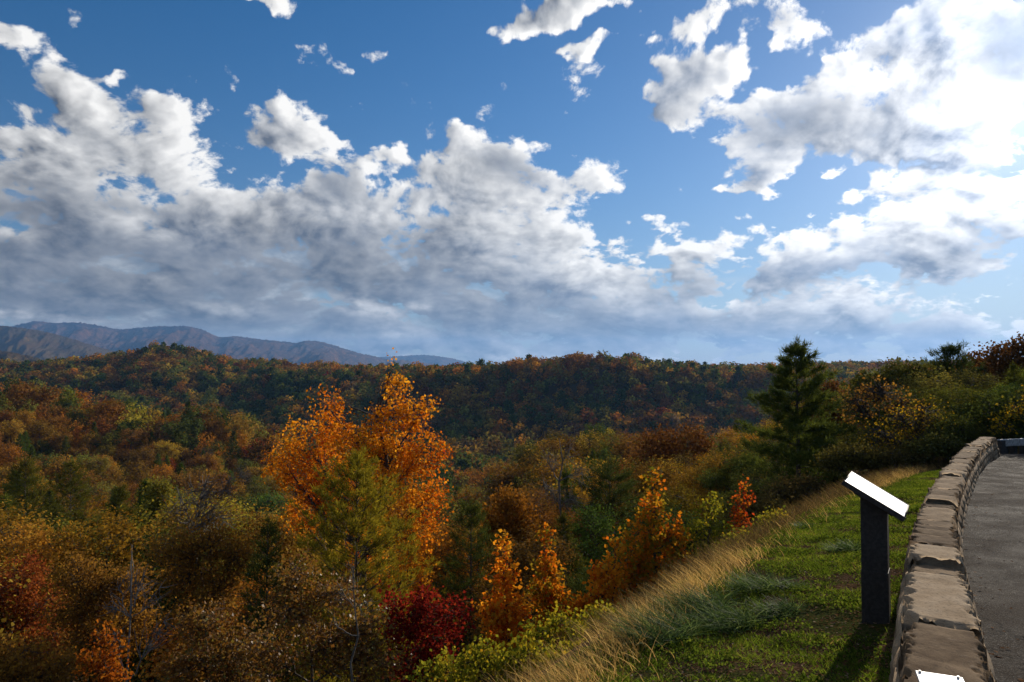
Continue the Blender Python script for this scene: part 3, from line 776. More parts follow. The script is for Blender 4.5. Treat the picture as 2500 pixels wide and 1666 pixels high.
def slope_trees():
    serial, todo = 0, []
    g = np.random.default_rng(33)
    near_b = [broadleaf(g, 10, random_lobes(g, 10, 6.8, .15, 13), 480, 26, .14, .20, .16, shell=.6, twig_r=.012, facing=True) for _ in range(4)]
    near_b += [broadleaf(g, 10, random_lobes(g, 10, 5.6, .15, 10), 210, 9, .15, .25, .12, shell=.45, bare=.35, twig_r=.014)]
    near_c = [conifer(g, 10, 4.6, .12, .5, 6, .30, 13, 9, .13, thin=.018) for _ in range(2)]
    mid_b = [broadleaf(g, 13, random_lobes(g, 13, 9.4, .2, 13), 380, 15, .27, .26, .2, shell=.72, twig_r=.02, facing=True) for _ in range(5)]
    mid_b += [broadleaf(g, 13, random_lobes(g, 13, 7.4, .2, 9), 200, 4, .24, .3, .16, shell=.45, bare=.55, twig_r=.028)]
    mid_c = [conifer(g, 14, 6.2, .22, .75, 6, .45, 11, 7, .16, thin=.035) for _ in range(3)]
    mesh = {}
    for nm, lst in (('near_b', near_b), ('near_c', near_c), ('mid_b', mid_b), ('mid_c', mid_c)):
        mesh[nm] = [(w.mesh('tree_wood', [BARK]), l.mesh('tree_leaves', [NEEDLES_TINTED if nm.endswith('c') else TINTED])) for w, l in lst]
    for (sp, d0, d1, cls, Hn) in ((4.3, 21, 62, 'near', 10), (7.0, 62, 140, 'mid', 13.5), (7.6, 140, 238, 'mid', 13.5)):
        gs = np.random.default_rng(int(d0))
        x, y = scatter(sp, d0, d1, 43, gs)
        px = px_of(x, y)
        kinds = pick_kinds(px, y, gs)
        for xi, yi, p, kd in zip(x, y, px, kinds):
            serial += 1
            g = np.random.default_rng(9000 + serial)
            s, _ = wall_side(xi, yi)
            if s < 4.5 and yi < 30: continue
            if s < -3 and yi < 38: continue
            if any((xi-a)**2 + (yi-b)**2 < r*r for a, b, r in RESERVED): continue
            h0 = float(ground_h(xi, yi))
            room = -(ceiling(p, yi) - HORIZON)/F_PX*yi - h0
            H = min(Hn*g.uniform(.75, 1.2), room*g.uniform(.82, 1.0))
            if H < 2.2: continue
            con = kd == 'pine'
            bare = kd == 'tan'
            opts = mesh[cls + ('_c' if con else '_b')]
            w, l = opts[-1] if (bare and not con) else opts[g.integers(0, len(opts) - (0 if con else 1))]
            k = H/(10 if cls == 'near' else (14 if con else 13))
            wd = k*g.uniform(.9, 1.2)*(1.0 if H > 6 else 1.25)
            name = 'pine_tree' if con else ('shrub' if H < 4.5 else 'bare_tree' if bare else 'broadleaf_tree')
            kind_word = {'pine_tree': 'pine', 'shrub': 'leafy shrub', 'bare_tree': 'tree', 'broadleaf_tree': 'autumn tree'}[name]
            args = (name, kd, kind_word, p, yi, (xi, yi, h0 + EYE.z - .15), w, l, tint_of(kd, g), (wd, wd, k), g.uniform(0, 6.28), serial)
            if SEEN is None or serial in SEEN: todo.append(args)
    groups = {}
    for a in todo: groups.setdefault((a[0], a[1], region(a[3], a[4])), []).append(a)
    for (name, kd, reg), lst in groups.items():
        lst.sort(key=lambda a: a[3])
        for n, (name, kd, kw, p, yi, loc, w, l, tint, sc, rz, serial) in enumerate(lst):
            word = COLOUR_WORDS[kd]
            place = '' if len(lst) == 1 else 'leftmost ' if n == 0 else 'rightmost ' if n == len(lst)-1 else ORDINAL[n] + ' '
            label = f"{place}{word} {kw}{' from the left' if 0 < n < len(lst)-1 else ''} {reg}"
            o = plant(name, label, 'shrub' if name == 'shrub' else 'tree', loc, w, l, tint, f"{word} {kw}s {reg}", sc, rz)
            o['serial'] = serial

# ---------------------------------------------------------------- plants built one by one
def ground_at(px, d):
    x = (px - W_PX/2)/F_PX*d
    return x, d, gz(x, d)
def blobs_to_lobes(blobs, d, base):
    out = []
    for (px, py, rx, ry, dd) in blobs:
        p = at(px, py, d + dd) - Vector(base)
        k = d/F_PX
        out.append((p.x, p.y, p.z, rx*k, rx*k*.9, ry*k))
    return out
def special(name, label, cat, px, d, blobs, n_twigs, per, leaf, spread, trunk_r, mat, seed, wood_mat=BARK, base_px=None, reserve=None, tint=None, top=None, **kw):
    g = np.random.default_rng(seed)
    base = ground_at(base_px if base_px is not None else px, d)
    lobes = blobs_to_lobes(blobs, d, base)
    H = max(l[2] + l[5] for l in lobes)
    tt = None
    if top: q = at(top[0], top[1], d) - Vector(base); tt = (q.x, q.y, q.z)
    w, l = broadleaf(g, H, lobes, n_twigs, per, leaf, spread, trunk_r, trunk_top=tt, **kw)
    plant(name, label, cat, base, w.mesh('wood', [wood_mat]), l.mesh('leaves', [mat]) if l.n else None, tint, crown='crown' if cat == 'tree' else 'foliage')
    if reserve: RESERVED.append((base[0], base[1], reserve))
def special_pine(name, label, px, d, top_py, width_px, seed, tint, reserve=1.5, **kw):
    g = np.random.default_rng(seed)
    base = ground_at(px, d)
    H = at(px, top_py, d).z - base[2]
    w, l = conifer(g, H, width_px*d/F_PX, **kw)
    plant(name, label, 'tree', base, w.mesh('wood', [BARK]), l.mesh('needles', [NEEDLES_TINTED]), tint)
    RESERVED.append((base[0], base[1], reserve))

ORANGE = foliage_material('orange_leaves', [(0, (.42, .055, .008)), (.16, (.54, .135, .010)), (.5, (.63, .25, .015)), (.82, (.67, .35, .026)), (1, (.48, .35, .045))], .52, .0, .45)
ORANGE_GREEN = foliage_material('orange_and_green_leaves', [(0, (.10, .13, .015)), (.3, (.28, .20, .02)), (.55, (.52, .20, .012)), (.8, (.55, .12, .01)), (1, (.5, .26, .02))], .5, .0, .45)
CRIMSON = foliage_material('crimson_leaves', [(0, (.07, .008, .009)), (.5, (.19, .015, .013)), (.85, (.30, .035, .016)), (1, (.34, .13, .02))], .45, .0, .45)
SCARLET = foliage_material('scarlet_leaves', [(0, (.28, .02, .01)), (.5, (.46, .07, .012)), (.8, (.45, .17, .015)), (1, (.14, .13, .02))], .5, .0, .45)
GLOSSY_BROWN = foliage_material('glossy_russet_leaves', [(0, (.09, .045, .016)), (.4, (.20, .09, .02)), (.7, (.26, .15, .03)), (1, (.14, .15, .03))], .38, .2, .45)
RUSSET = foliage_material('russet_leaves', [(0, (.13, .065, .02)), (.5, (.24, .125, .028)), (.85, (.38, .20, .03)), (1, (.44, .27, .035))], .45, .0, .5)
RED_TREE = foliage_material('dark_red_leaves', [(0, (.18, .04, .016)), (.5, (.28, .075, .022)), (1, (.36, .15, .03))], .42, .0, .45)
EMBER = foliage_material('ember_leaves', [(0, (.20, .04, .01)), (.5, (.34, .10, .012)), (1, (.38, .17, .02))], .5, .0, .45)
VINE = foliage_material('yellow_green_leaves', [(0, (.07, .10, .012)), (.5, (.22, .22, .02)), (.85, (.38, .28, .02)), (1, (.45, .22, .015))], .5, .0, .42)
YELLOW = foliage_material('yellow_leaves', [(0, (.06, .07, .015)), (.35, (.12, .11, .018)), (.6, (.36, .24, .012)), (1, (.46, .22, .01))], .5, .0, .45)

# the tall orange tree
special('sweetgum_tree', 'tall bright orange tree with several leaders, standing highest in the middle of the view', 'tree', 930, 25,
  [(963,896,16,34,0),(974,950,36,44,0),(995,1020,58,48,0),(930,1030,34,44,-.5),(1046,1000,28,44,.4),(780,975,26,40,.3),(822,985,18,40,0),(795,1040,44,40,.2),(750,1080,80,80,.5),(690,1130,50,60,.3),(870,1080,70,75,-1),(950,1110,80,70,0),(1040,1110,70,70,.5),
   (820,1180,110,80,.3),(940,1210,90,80,-.8),(1050,1220,62,70,.2),(1010,1320,75,70,-.4),(1000,1410,80,70,0),(760,1220,70,60,.5),(1000,1500,60,50,0),(720,1260,50,40,.8),(900,1330,70,60,.5)],
  980, 23, .105, .13, .17, ORANGE, 101, base_px=925, reserve=4.2, top=(955,905), shell=.45, twig_r=.011, fork=.9, tip_hue=lambda p: .45 + .28*math.sin(p[0]*1.3 + 1.0) + .2*math.sin(p[2]*.9 + p[0]))
special_pine('young_pine', 'young golden green pine standing in front of the tall orange tree', 872, 20.5, 1110, 520, 102, (.22, .19, .022), 2.2,
  first=.1, whorl=.42, per=6, tuft=.17, tufts=24, needles=16, trunk_r=.075, taper=.7, thin=.010, lift=.45)
special_pine('tall_pine', 'tall dark green pine with an open crown, beyond the grass left of the sign', 1945, 29, 832, 340, 103, (.068, .092, .024), 3.0,
  first=.12, whorl=.80, per=7, tuft=.23, tufts=50, needles=16, trunk_r=.11, taper=.74, thin=.013, lift=.12, irregular=.45)
special('sapling', 'upright orange sapling with a pointed top, the leftmost of the row below the grass', 'tree', 1232, 15,
  [(1225,1335,18,40,0),(1230,1410,38,50,0),(1245,1490,60,55,.2),(1200,1500,40,50,-.2),(1240,1570,70,50,0)], 190, 15, .10, .09, .035, ORANGE, 104, reserve=1.0, shell=.3, twig_r=.006)
special('sapling', 'slim orange and yellow sapling, the second of the row below the grass', 'tree', 1338, 16,
  [(1335,1320,18,35,0),(1340,1390,36,45,0),(1350,1460,52,50,.2),(1310,1450,28,40,0),(1345,1530,60,45,0)], 150, 14, .10, .09, .033, ORANGE_GREEN, 105, reserve=1.0, shell=.3, twig_r=.006)
special('sapling', 'broad orange sapling with green inner leaves, the biggest of the row below the grass', 'tree', 1590, 17,
  [(1592,1180,20,40,0),(1600,1250,45,50,0),(1560,1310,60,50,-.2),(1640,1300,45,50,.2),(1530,1380,55,50,0),(1600,1390,75,55,0),(1660,1380,40,45,0),(1500,1450,50,40,0)], 260, 13, .105, .10, .045, ORANGE_GREEN, 106, reserve=1.6, shell=.3, twig_r=.007)
special('sapling', 'low orange yellow sapling leaning against the broad one', 'tree', 1480, 16,
  [(1500,1330,20,35,0),(1480,1400,42,50,0),(1470,1470,55,45,0),(1420,1490,40,30,0)], 120, 12, .10, .09, .03, ORANGE, 107, reserve=.8, shell=.3, twig_r=.006)
special('crimson_bush', 'deep crimson bush at the bottom below the tall orange tree', 'shrub', 1030, 14.5,
  [(1040,1490,70,50,0),(990,1540,60,50,-.2),(1080,1560,55,55,.2),(1030,1620,85,60,0),(960,1480,40,45,0),(1120,1500,35,40,0)], 270, 15, .08, .10, .04, CRIMSON, 108, reserve=1.0, shell=.3, twig_r=.006)
special('glossy_shrub', 'russet shrub with glossy leaves glinting white in front of the young pine', 'shrub', 790, 13.5,
  [(720,1400,70,50,0),(820,1460,80,55,0),(900,1530,80,55,.2),(700,1500,90,60,-.3),(800,1580,110,60,0),(640,1590,90,60,0),(930,1620,90,50,0)], 430, 17, .068, .11, .04, GLOSSY_BROWN, 109, reserve=1.4, shell=.25, twig_r=.007)
special('glossy_shrub', 'dark russet shrub with glossy leaves at the bottom edge right of the bare tree', 'shrub', 560, 14,
  [(500,1520,80,55,0),(580,1580,80,60,0),(480,1620,90,50,0),(600,1660,80,50,0)], 300, 17, .068, .11, .04, GLOSSY_BROWN, 110, reserve=1.2, shell=.25, twig_r=.007)
special('red_tree', 'dark red broad crowned tree cut by the left edge', 'tree', 40, 26,
  [(50,1410,80,60,0),(110,1480,70,50,0),(0,1480,90,70,0),(130,1560,80,50,.5),(40,1580,90,60,0),(-80,1450,90,80,0),(-60,1580,90,70,0)], 520, 26, .10, .15, .12, RED_TREE, 111, reserve=2.5, shell=.3)
special('russet_tree', 'rust brown leafy tree beside the dark red tree near the bottom left', 'tree', 240, 24,
  [(190,1400,70,50,0),(260,1440,80,60,.3),(330,1420,60,50,0),(200,1500,90,60,0),(310,1520,80,60,0),(240,1580,110,60,0)], 520, 26, .09, .15, .1, RUSSET, 112, reserve=2.2, shell=.3)
special('russet_tree', 'rust and gold tree with branches showing above its crown, left of the glossy shrubs', 'tree', 505, 22,
  [(420,1340,70,50,0),(510,1330,80,60,0),(580,1360,55,50,0),(450,1420,80,50,.3),(540,1440,80,60,0),(480,1500,90,50,0)], 480, 20, .09, .14, .09, RUSSET, 113, reserve=2.2, shell=.3)
special('russet_shrub', 'dim rust brown shrub in the bottom left corner under the red tree', 'shrub', 60, 16.5,
  [(60,1600,70,40,0),(-30,1610,80,50,0),(140,1630,70,40,0),(40,1660,110,40,0)], 300, 20, .075, .12, .03, RUSSET, 134, reserve=1.2, shell=.3, twig_r=.007)
special('bare_tree', 'thin bare tree with spreading twigs rising behind the rust and gold tree', 'tree', 508, 23.5,
  [(500,1200,70,60,0),(560,1190,55,60,0),(440,1230,60,50,0),(520,1280,90,60,0)], 240, 2, .09, .12, .085, RUSSET, 114, wood_mat=GREY_BARK, shell=.2, bare=.6, twig_r=.015, top=(510,1160), sway=.2)
special('bare_tree', 'slender pale barked bare tree at the bottom left of the view', 'tree', 335, 15.5,
  [(322,1380,18,50,0),(350,1420,50,50,0),(300,1430,35,40,0),(390,1450,45,50,0),(270,1480,50,40,0),(400,1530,70,40,0),(280,1550,60,40,0)], 130, 2, .09, .1, .055, RUSSET, 115, wood_mat=GREY_BARK, shell=.2, bare=.85, twig_r=.011, top=(322,1330), fork=.8, sway=.25)
special('bare_sapling', 'thin pale forked stem standing before the young pine', 'tree', 866, 12.5,
  [(862,1400,20,60,0),(825,1440,30,50,0),(900,1480,30,40,0),(815,1520,26,40,0)], 40, 2, .08, .08, .028, GLOSSY_BROWN, 116, wood_mat=GREY_BARK, bare=.8, shell=.3, twig_r=.005, top=(872,1330))
special('sapling', 'small orange leaved sapling at the bottom edge below the red tree', 'tree', 255, 13.5,
  [(255,1550,24,40,0),(285,1570,30,26,0),(225,1610,35,30,0),(270,1640,50,36,0)], 75, 13, .075, .09, .025, EMBER, 117, reserve=.8, shell=.3, twig_r=.006)
special('scarlet_sapling', 'small scarlet sapling at the edge of the grass left of the tall pine', 'tree', 1812, 19,
  [(1818,1185,10,24,0),(1800,1235,22,26,0),(1830,1225,12,26,0),(1790,1285,18,22,0),(1810,1270,20,24,0)], 46, 9, .09, .08, .02, SCARLET, 118, reserve=.8, shell=.3, twig_r=.006)
special('golden_bush', 'golden yellow bush beside the scarlet sapling', 'shrub', 1730, 18,
  [(1735,1240,40,36,0),(1700,1300,50,36,0),(1770,1310,40,36,0),(1740,1360,60,34,0)], 110, 10, .09, .10, .025, VINE, 119, reserve=.9, shell=.3, twig_r=.006)
special('yellow_bush', 'tangled bush dotted with yellow leaves behind the far end of the grass', 'shrub', 2190, 27,
  [(2140,1060,70,40,0),(2200,1030,70,50,.4),(2260,1010,70,50,.5),(2110,1100,60,30,0),(2230,1080,80,40,0),(2300,1040,50,50,.5),(2130,1115,70,24,0),(2220,1112,80,24,.2),(2300,1085,60,26,.4)], 560, 6, .095, .16, .03, YELLOW, 120, reserve=2.5, shell=.1, bare=.3, twig_r=.013)
special('grey_brush', 'grey twiggy brush with few leaves behind the yellow bush', 'shrub', 2120, 31,
  [(2090,990,60,50,0),(2150,960,70,50,0),(2200,990,60,50,0)], 330, 5, .13, .15, .04, RUSSET, 121, reserve=2, shell=.2, bare=.5, twig_r=.016, wood_mat=BARK)
special('green_tree', 'rounded olive green tree between the tall pine and the dark pine', 'tree', 2150, 40,
  [(2140,950,70,40,0),(2210,925,70,46,0),(2270,935,50,46,0),(2100,990,60,40,0),(2220,1000,90,60,0)], 420, 22, .2, .22, .15, TINTED, 122, tint=(.085, .085, .022), reserve=3, shell=.4)
special_pine('dark_pine', 'dark pine rising above the bushes behind the end of the wall', 2320, 44, 846, 200, 123, (.04, .058, .02), 3,
  first=.12, whorl=.6, per=6, tuft=.30, tufts=18, needles=11, trunk_r=.13, taper=.6, thin=.018, lift=.4)
special('oak_tree', 'brown oak with a high crown against the sky at the right edge', 'tree', 2470, 46,
  [(2440,880,50,40,0),(2500,858,60,36,.5),(2470,930,70,40,0),(2410,920,40,36,0),(2540,900,60,50,0),(2480,980,80,50,0)], 420, 22, .2, .25, .2, TINTED, 124, tint=(.12, .055, .02), reserve=4, shell=.45, top=(2480,860))
special('brown_tree', 'small brown tree between the dark pine and the oak at the right', 'tree', 2388, 50,
  [(2388,880,30,22,0),(2370,920,44,36,0),(2410,930,40,36,0),(2390,970,60,40,0)], 260, 20, .2, .25, .14, TINTED, 125, tint=(.14, .06, .02), reserve=3, shell=.45)
special('rust_tree', 'rust orange tree behind the tall pine on its right side', 'tree', 2030, 52,
  [(2020,960,40,40,0),(2050,990,40,44,0),(2000,1010,40,44,0),(2030,1050,50,40,0)], 260, 20, .2, .24, .14, TINTED, 126, tint=(.18, .08, .028), reserve=3, shell=.45)
special('green_bush', 'dark green bush at the right edge behind the guardrail', 'shrub', 2450, 27,
  [(2420,1010,60,40,0),(2490,990,60,50,0),(2460,1050,80,36,0),(2540,1020,60,60,0)], 300, 16, .12, .15, .03, TINTED, 127, tint=(.055, .07, .018), reserve=2.5, shell=.3)
special('yellow_bush', 'bush with sparse yellow leaves at the right edge above the guardrail', 'shrub', 2480, 25.5,
  [(2470,1000,40,36,0),(2505,960,30,50,0),(2440,1040,40,26,0)], 110, 8, .10, .12, .02, YELLOW, 128, shell=.2, bare=.3, twig_r=.008)
special('bare_tree', 'grey bare many stemmed tree on the slope right of the tall orange tree', 'tree', 1375, 34,
  [(1340,1120,50,50,0),(1390,1110,40,60,0),(1420,1160,40,60,0),(1330,1200,60,60,0),(1400,1230,60,60,0)], 300, 2, .14, .15, .11, RUSSET, 129, wood_mat=GREY_BARK, reserve=2, shell=.15, bare=.8, twig_r=.011, top=(1365,1070))
special_pine('young_pine', 'dark green pine between the tall orange tree and the leftmost orange sapling', 1150, 27, 1225, 260, 130, (.05, .068, .02), 2.4,
  first=.1, whorl=.45, per=6, tuft=.20, tufts=18, needles=12, trunk_r=.08, taper=.6, thin=.009, lift=.35)
special_pine('flat_topped_pine', 'dark pine with a flat spreading top behind the saplings', 1485, 36, 1155, 230, 131, (.04, .055, .018), 2.4,
  first=.45, whorl=.5, per=6, tuft=.26, tufts=18, needles=11, trunk_r=.12, taper=.35, thin=.013, lift=.2)
special_pine('young_pine', 'short green pine right behind the slim sapling', 1440, 21, 1400, 190, 132, (.05, .07, .022), 1.5,
  first=.1, whorl=.4, per=6, tuft=.18, tufts=14, needles=11, trunk_r=.05, taper=.7, thin=.008, lift=.35)
special_pine('young_pine', 'green pine left of the glossy shrubs at the foot of the tall orange tree', 660, 19, 1270, 260, 133, (.055, .075, .022), 1.8,
  first=.1, whorl=.42, per=6, tuft=.18, tufts=15, needles=11, trunk_r=.06, taper=.7, thin=.008, lift=.4)
for k, (px, d, py, w_, lab) in enumerate([(70, 58, 1120, 190, 'tall pine at the left edge, its top highest of the pine stand'), (180, 62, 1130, 200, 'second pine of the stand from the left edge'), (300, 55, 1190, 150, 'pine at the right end of the stand, beside the yellow tree'), (20, 48, 1215, 200, 'lower pine in front of the stand at the left edge'), (150, 50, 1240, 180, 'broad pine in front of the middle of the stand'), (240, 47, 1270, 150, 'small pine at the right foot of the stand')]):
    special_pine('stand_pine', 'sunlit green ' + lab, px, d, py, w_, 140 + k, (.085, .088, .02), 2.6, first=.18, whorl=.6, per=6, tuft=.34, tufts=15, needles=9, trunk_r=.14, taper=.55, thin=.02, lift=.15)
special('yellow_tree', 'slim yellow green tree right of the pine stand', 'tree', 385, 52,
  [(385,1190,30,30,0),(400,1230,30,36,0),(370,1260,36,40,0),(395,1300,36,36,0)], 260, 16, .2, .24, .12, TINTED, 150, tint=(.20, .17, .03), reserve=2.5, shell=.4)
special('orange_tree', 'dull orange tree low between the tall orange tree and the grey bare tree', 'tree', 1240, 34,
  [(1240,1220,46,36,0),(1200,1270,46,40,0),(1280,1270,46,44,0),(1240,1310,70,40,0)], 300, 18, .15, .2, .12, TINTED, 151, tint=(.28, .12, .02), reserve=2.5, shell=.4)
special('russet_tree', 'broad rust brown oak crowning the spur just left of the flat topped pine', 'tree', 1640, 62,
  [(1600,1090,70,50,0),(1680,1080,70,50,0),(1640,1150,90,60,0),(1580,1160,60,60,0),(1700,1160,60,60,0)], 420, 22, .24, .3, .2, TINTED, 152, tint=(.17, .07, .024), reserve=4.5, shell=.45)
for k, (px, d, py, w_, h_, tint, lab) in enumerate([(2080, 25, 1110, 60, 30, (.10, .085, .025), 'low olive brown bush at the far end of the lawn, left of the yellow bush'), (2340, 26.5, 1050, 60, 40, (.07, .08, .02), 'green bush right behind the end of the stone wall'),
     (2260, 28, 1060, 80, 40, (.11, .08, .03), 'brown bush behind the yellow bush and the wall'), (1960, 24, 1190, 70, 34, (.12, .085, .03), 'low brown bush at the foot of the tall pine'), (1860, 22, 1240, 60, 30, (.13, .095, .03), 'low brown bush right of the scarlet sapling'), (2410, 29, 1000, 70, 50, (.06, .075, .02), 'green bush between the wall end and the guardrail bushes'), (2190, 25.5, 1112, 70, 22, (.10, .08, .028), 'low brown bush in front of the yellow bush'), (2290, 25.5, 1085, 60, 24, (.085, .085, .025), 'low olive bush touching the wall near its end')]):
    special('low_bush', lab, 'shrub', px, d, [(px, py, w_, h_, 0), (px - w_*.8, py + h_*.5, w_*.7, h_*.8, -.3), (px + w_*.8, py + h_*.4, w_*.7, h_*.8, .3)], 240, 16, .085, .12, .02, TINTED, 180 + k, tint=tint, reserve=1.2, shell=.3, twig_r=.007)
# trailing vines along the foot of the bank
for k, (px, d, py, w_, h_, lab) in enumerate([(1190, 10.5, 1600, 60, 40, 'yellow green vine patch at the bottom below the leftmost orange sapling'), (1290, 10.5, 1590, 60, 40, 'bright yellow green vine patch beside the dry grass at the bottom'),
     (1370, 12, 1520, 60, 36, 'green vine patch between the dry grass and the slim sapling'), (1480, 13, 1500, 50, 30, 'leafy vine patch under the low orange sapling'), (1090, 10.5, 1640, 60, 36, 'green vine patch at the bottom edge right of the crimson bush'), (1400, 10, 1600, 50, 34, 'dark leafy vine patch touching the lower end of the dry grass'),
     (1900, 16, 1270, 50, 26, 'yellow green weeds at the edge of the lawn left of the sign'), (1820, 15, 1320, 50, 24, 'leafy weeds where the dry grass ends')]):
    special('vine', lab, 'vine', px, d, [(px, py, w_, h_, 0), (px - w_*.8, py + h_*.7, w_*.8, h_*.8, -.3), (px + w_*.7, py + h_*.5, w_*.8, h_*.8, .3)], 90, 11, .065, .08, .012, VINE, 160 + k, shell=.15, twig_r=.004)
slope_trees()

# ---------------------------------------------------------------- the overlook: road, wall, sign, rail
def wall_pt(d, off=0.0):
    """point on the wall's left top edge at depth d, shifted off metres to the right across the wall (height: top of the wall)"""
    x = float(np.interp(d, WALL_D, WALL_X)); e = .05
    tx = float(np.interp(d+e, WALL_D, WALL_X) - np.interp(d-e, WALL_D, WALL_X))/(2*e)
    l = math.hypot(tx, 1); tx, ty = tx/l, 1/l
    return np.array([x + ty*off, d - tx*off]), np.array([tx, ty])
_wd = np.linspace(-8, 30, 500); _wx = np.interp(_wd, WALL_D, WALL_X)
_wx = np.convolve(np.pad(_wx, 12, mode='reflect', reflect_type='odd'), np.ones(25)/25, 'valid')    # an even curve
WALL_D, WALL_X = _wd, _wx
WALL_W = .41
def wall_top(d): return np.interp(d, [0, 3.3, 5.9, 6.5, 9.3, 13.4, 16.7, 22.5], [-1.40, -1.56, -1.74, -1.79, -1.98, -2.13, -2.27, -2.42])

def road():
    ds = np.arange(-8, 23.3, .25)
    cols = np.concatenate([np.arange(0, 4, .25), np.arange(4, 40, 2.)])
    v = []
    for d in ds:
        p, _ = wall_pt(d, WALL_W - .04)
        for c in cols:
            x, y = p[0] + c, p[1] + .0
            v.append((x, y, road_h(y) + EYE.z + .012*math.sin(x*1.3)*math.sin(y*.9)))
    m, t, out = material('asphalt')
    tc = t.new('ShaderNodeTexCoord'); P = tc.outputs['Object']
    n1 = t.noise(P, 1.6, 4, .6); n2 = t.noise(P, 95.0, 3, .7)
    vor = t.new('ShaderNodeTexVoronoi'); t.put(vor.inputs['Vector'], P); vor.inputs['Scale'].default_value = 105.0
    col = t.mix(t.ss(n1, .35, .7), (.030, .023, .017, 1), (.050, .038, .028, 1))
    vc = t.new('ShaderNodeSeparateXYZ'); t.l.new(vor.outputs['Color'], vc.inputs[0])
    col = t.mix(t.math('MULTIPLY', t.ss(vc.outputs[0], .45, 1.0), .85), col, (.11, .095, .08, 1))
    crk = t.new('ShaderNodeTexVoronoi', feature='DISTANCE_TO_EDGE'); crk.inputs['Scale'].default_value = .55
    t.put(crk.inputs['Vector'], t.vec('ADD', P, t.vec('SCALE', t.noise(P, 2.2, 4, .6, color=True), scale=.7)))
    col = t.mix(t.math('MULTIPLY', t.ss(crk.outputs['Distance'], .010, .002), .8), col, (.008, .006, .005, 1))
    col = t.mix(t.math('MULTIPLY', t.ss(t.noise(P, .7, 3, .6), .52, .66), .45), col, (.075, .060, .046, 1))
    rough = t.math('ADD', .80, t.math('MULTIPLY', t.ss(n1, .3, .7), .2))
    h = t.math('ADD', t.math('MULTIPLY', vor.outputs['Distance'], -1.0), t.math('MULTIPLY', n2, .5))
    t.l.new(principled(t, col, rough, .03, bump(t, h, .9, .012)), out.inputs[0])
    nc = len(cols)
    link('road', make_mesh('road', np.array(v), grid_faces(len(ds), nc), [m], smooth=True), kind='structure')
road()

def stone_material():
    m, t, out = material('sandstone')
    tc = t.new('ShaderNodeTexCoord'); P = tc.outputs['Object']
    mp = t.new('ShaderNodeMapping'); t.put(mp.inputs['Vector'], P); mp.inputs['Scale'].default_value = (1, 1, 3.0)
    rnd = t.new('ShaderNodeObjectInfo').outputs['Random']
    n1 = t.noise(mp.outputs[0], 4.0, 6, .62); n2 = t.noise(mp.outputs[0], 38.0, 5, .7)
    base = t.ramp(t.math('ADD', t.math('MULTIPLY', n1, .62), t.math('MULTIPLY', rnd, .38)), [(.28, (.095, .062, .036)), (.5, (.235, .165, .100)), (.62, (.31, .225, .14)), (.8, (.42, .32, .215))])
    lich = t.mix(t.math('MULTIPLY', t.ss(t.noise(P, 11.0, 5, .7), .60, .68), .45), base, (.22, .17, .12, 1))
    col = t.mix(t.math('MULTIPLY', t.ss(n2, .5, .3), .5), lich, (.05, .038, .03, 1))
    h = t.math('ADD', t.math('MULTIPLY', n1, .7), t.math('MULTIPLY', n2, .4))
    t.l.new(principled(t, col, .95, .02, bump(t, h, 1.0, .014)), out.inputs[0])
    return m
STONE = stone_material()
def mortar_material():
    m, t, out = material('mortar')
    tc = t.new('ShaderNodeTexCoord')
    n = t.noise(tc.outputs['Object'], 30.0, 4, .7)
    t.l.new(principled(t, t.ramp(n, [(.3, (.05, .045, .04)), (.7, (.13, .12, .105))]), .95, .1, bump(t, n, .6, .01)), out.inputs[0])
    return m
MORTAR = mortar_material()
def rough_noise(p, s, oct=3):
    return mnoise.fractal(Vector(p)*s, 1.0, 2.0, oct)
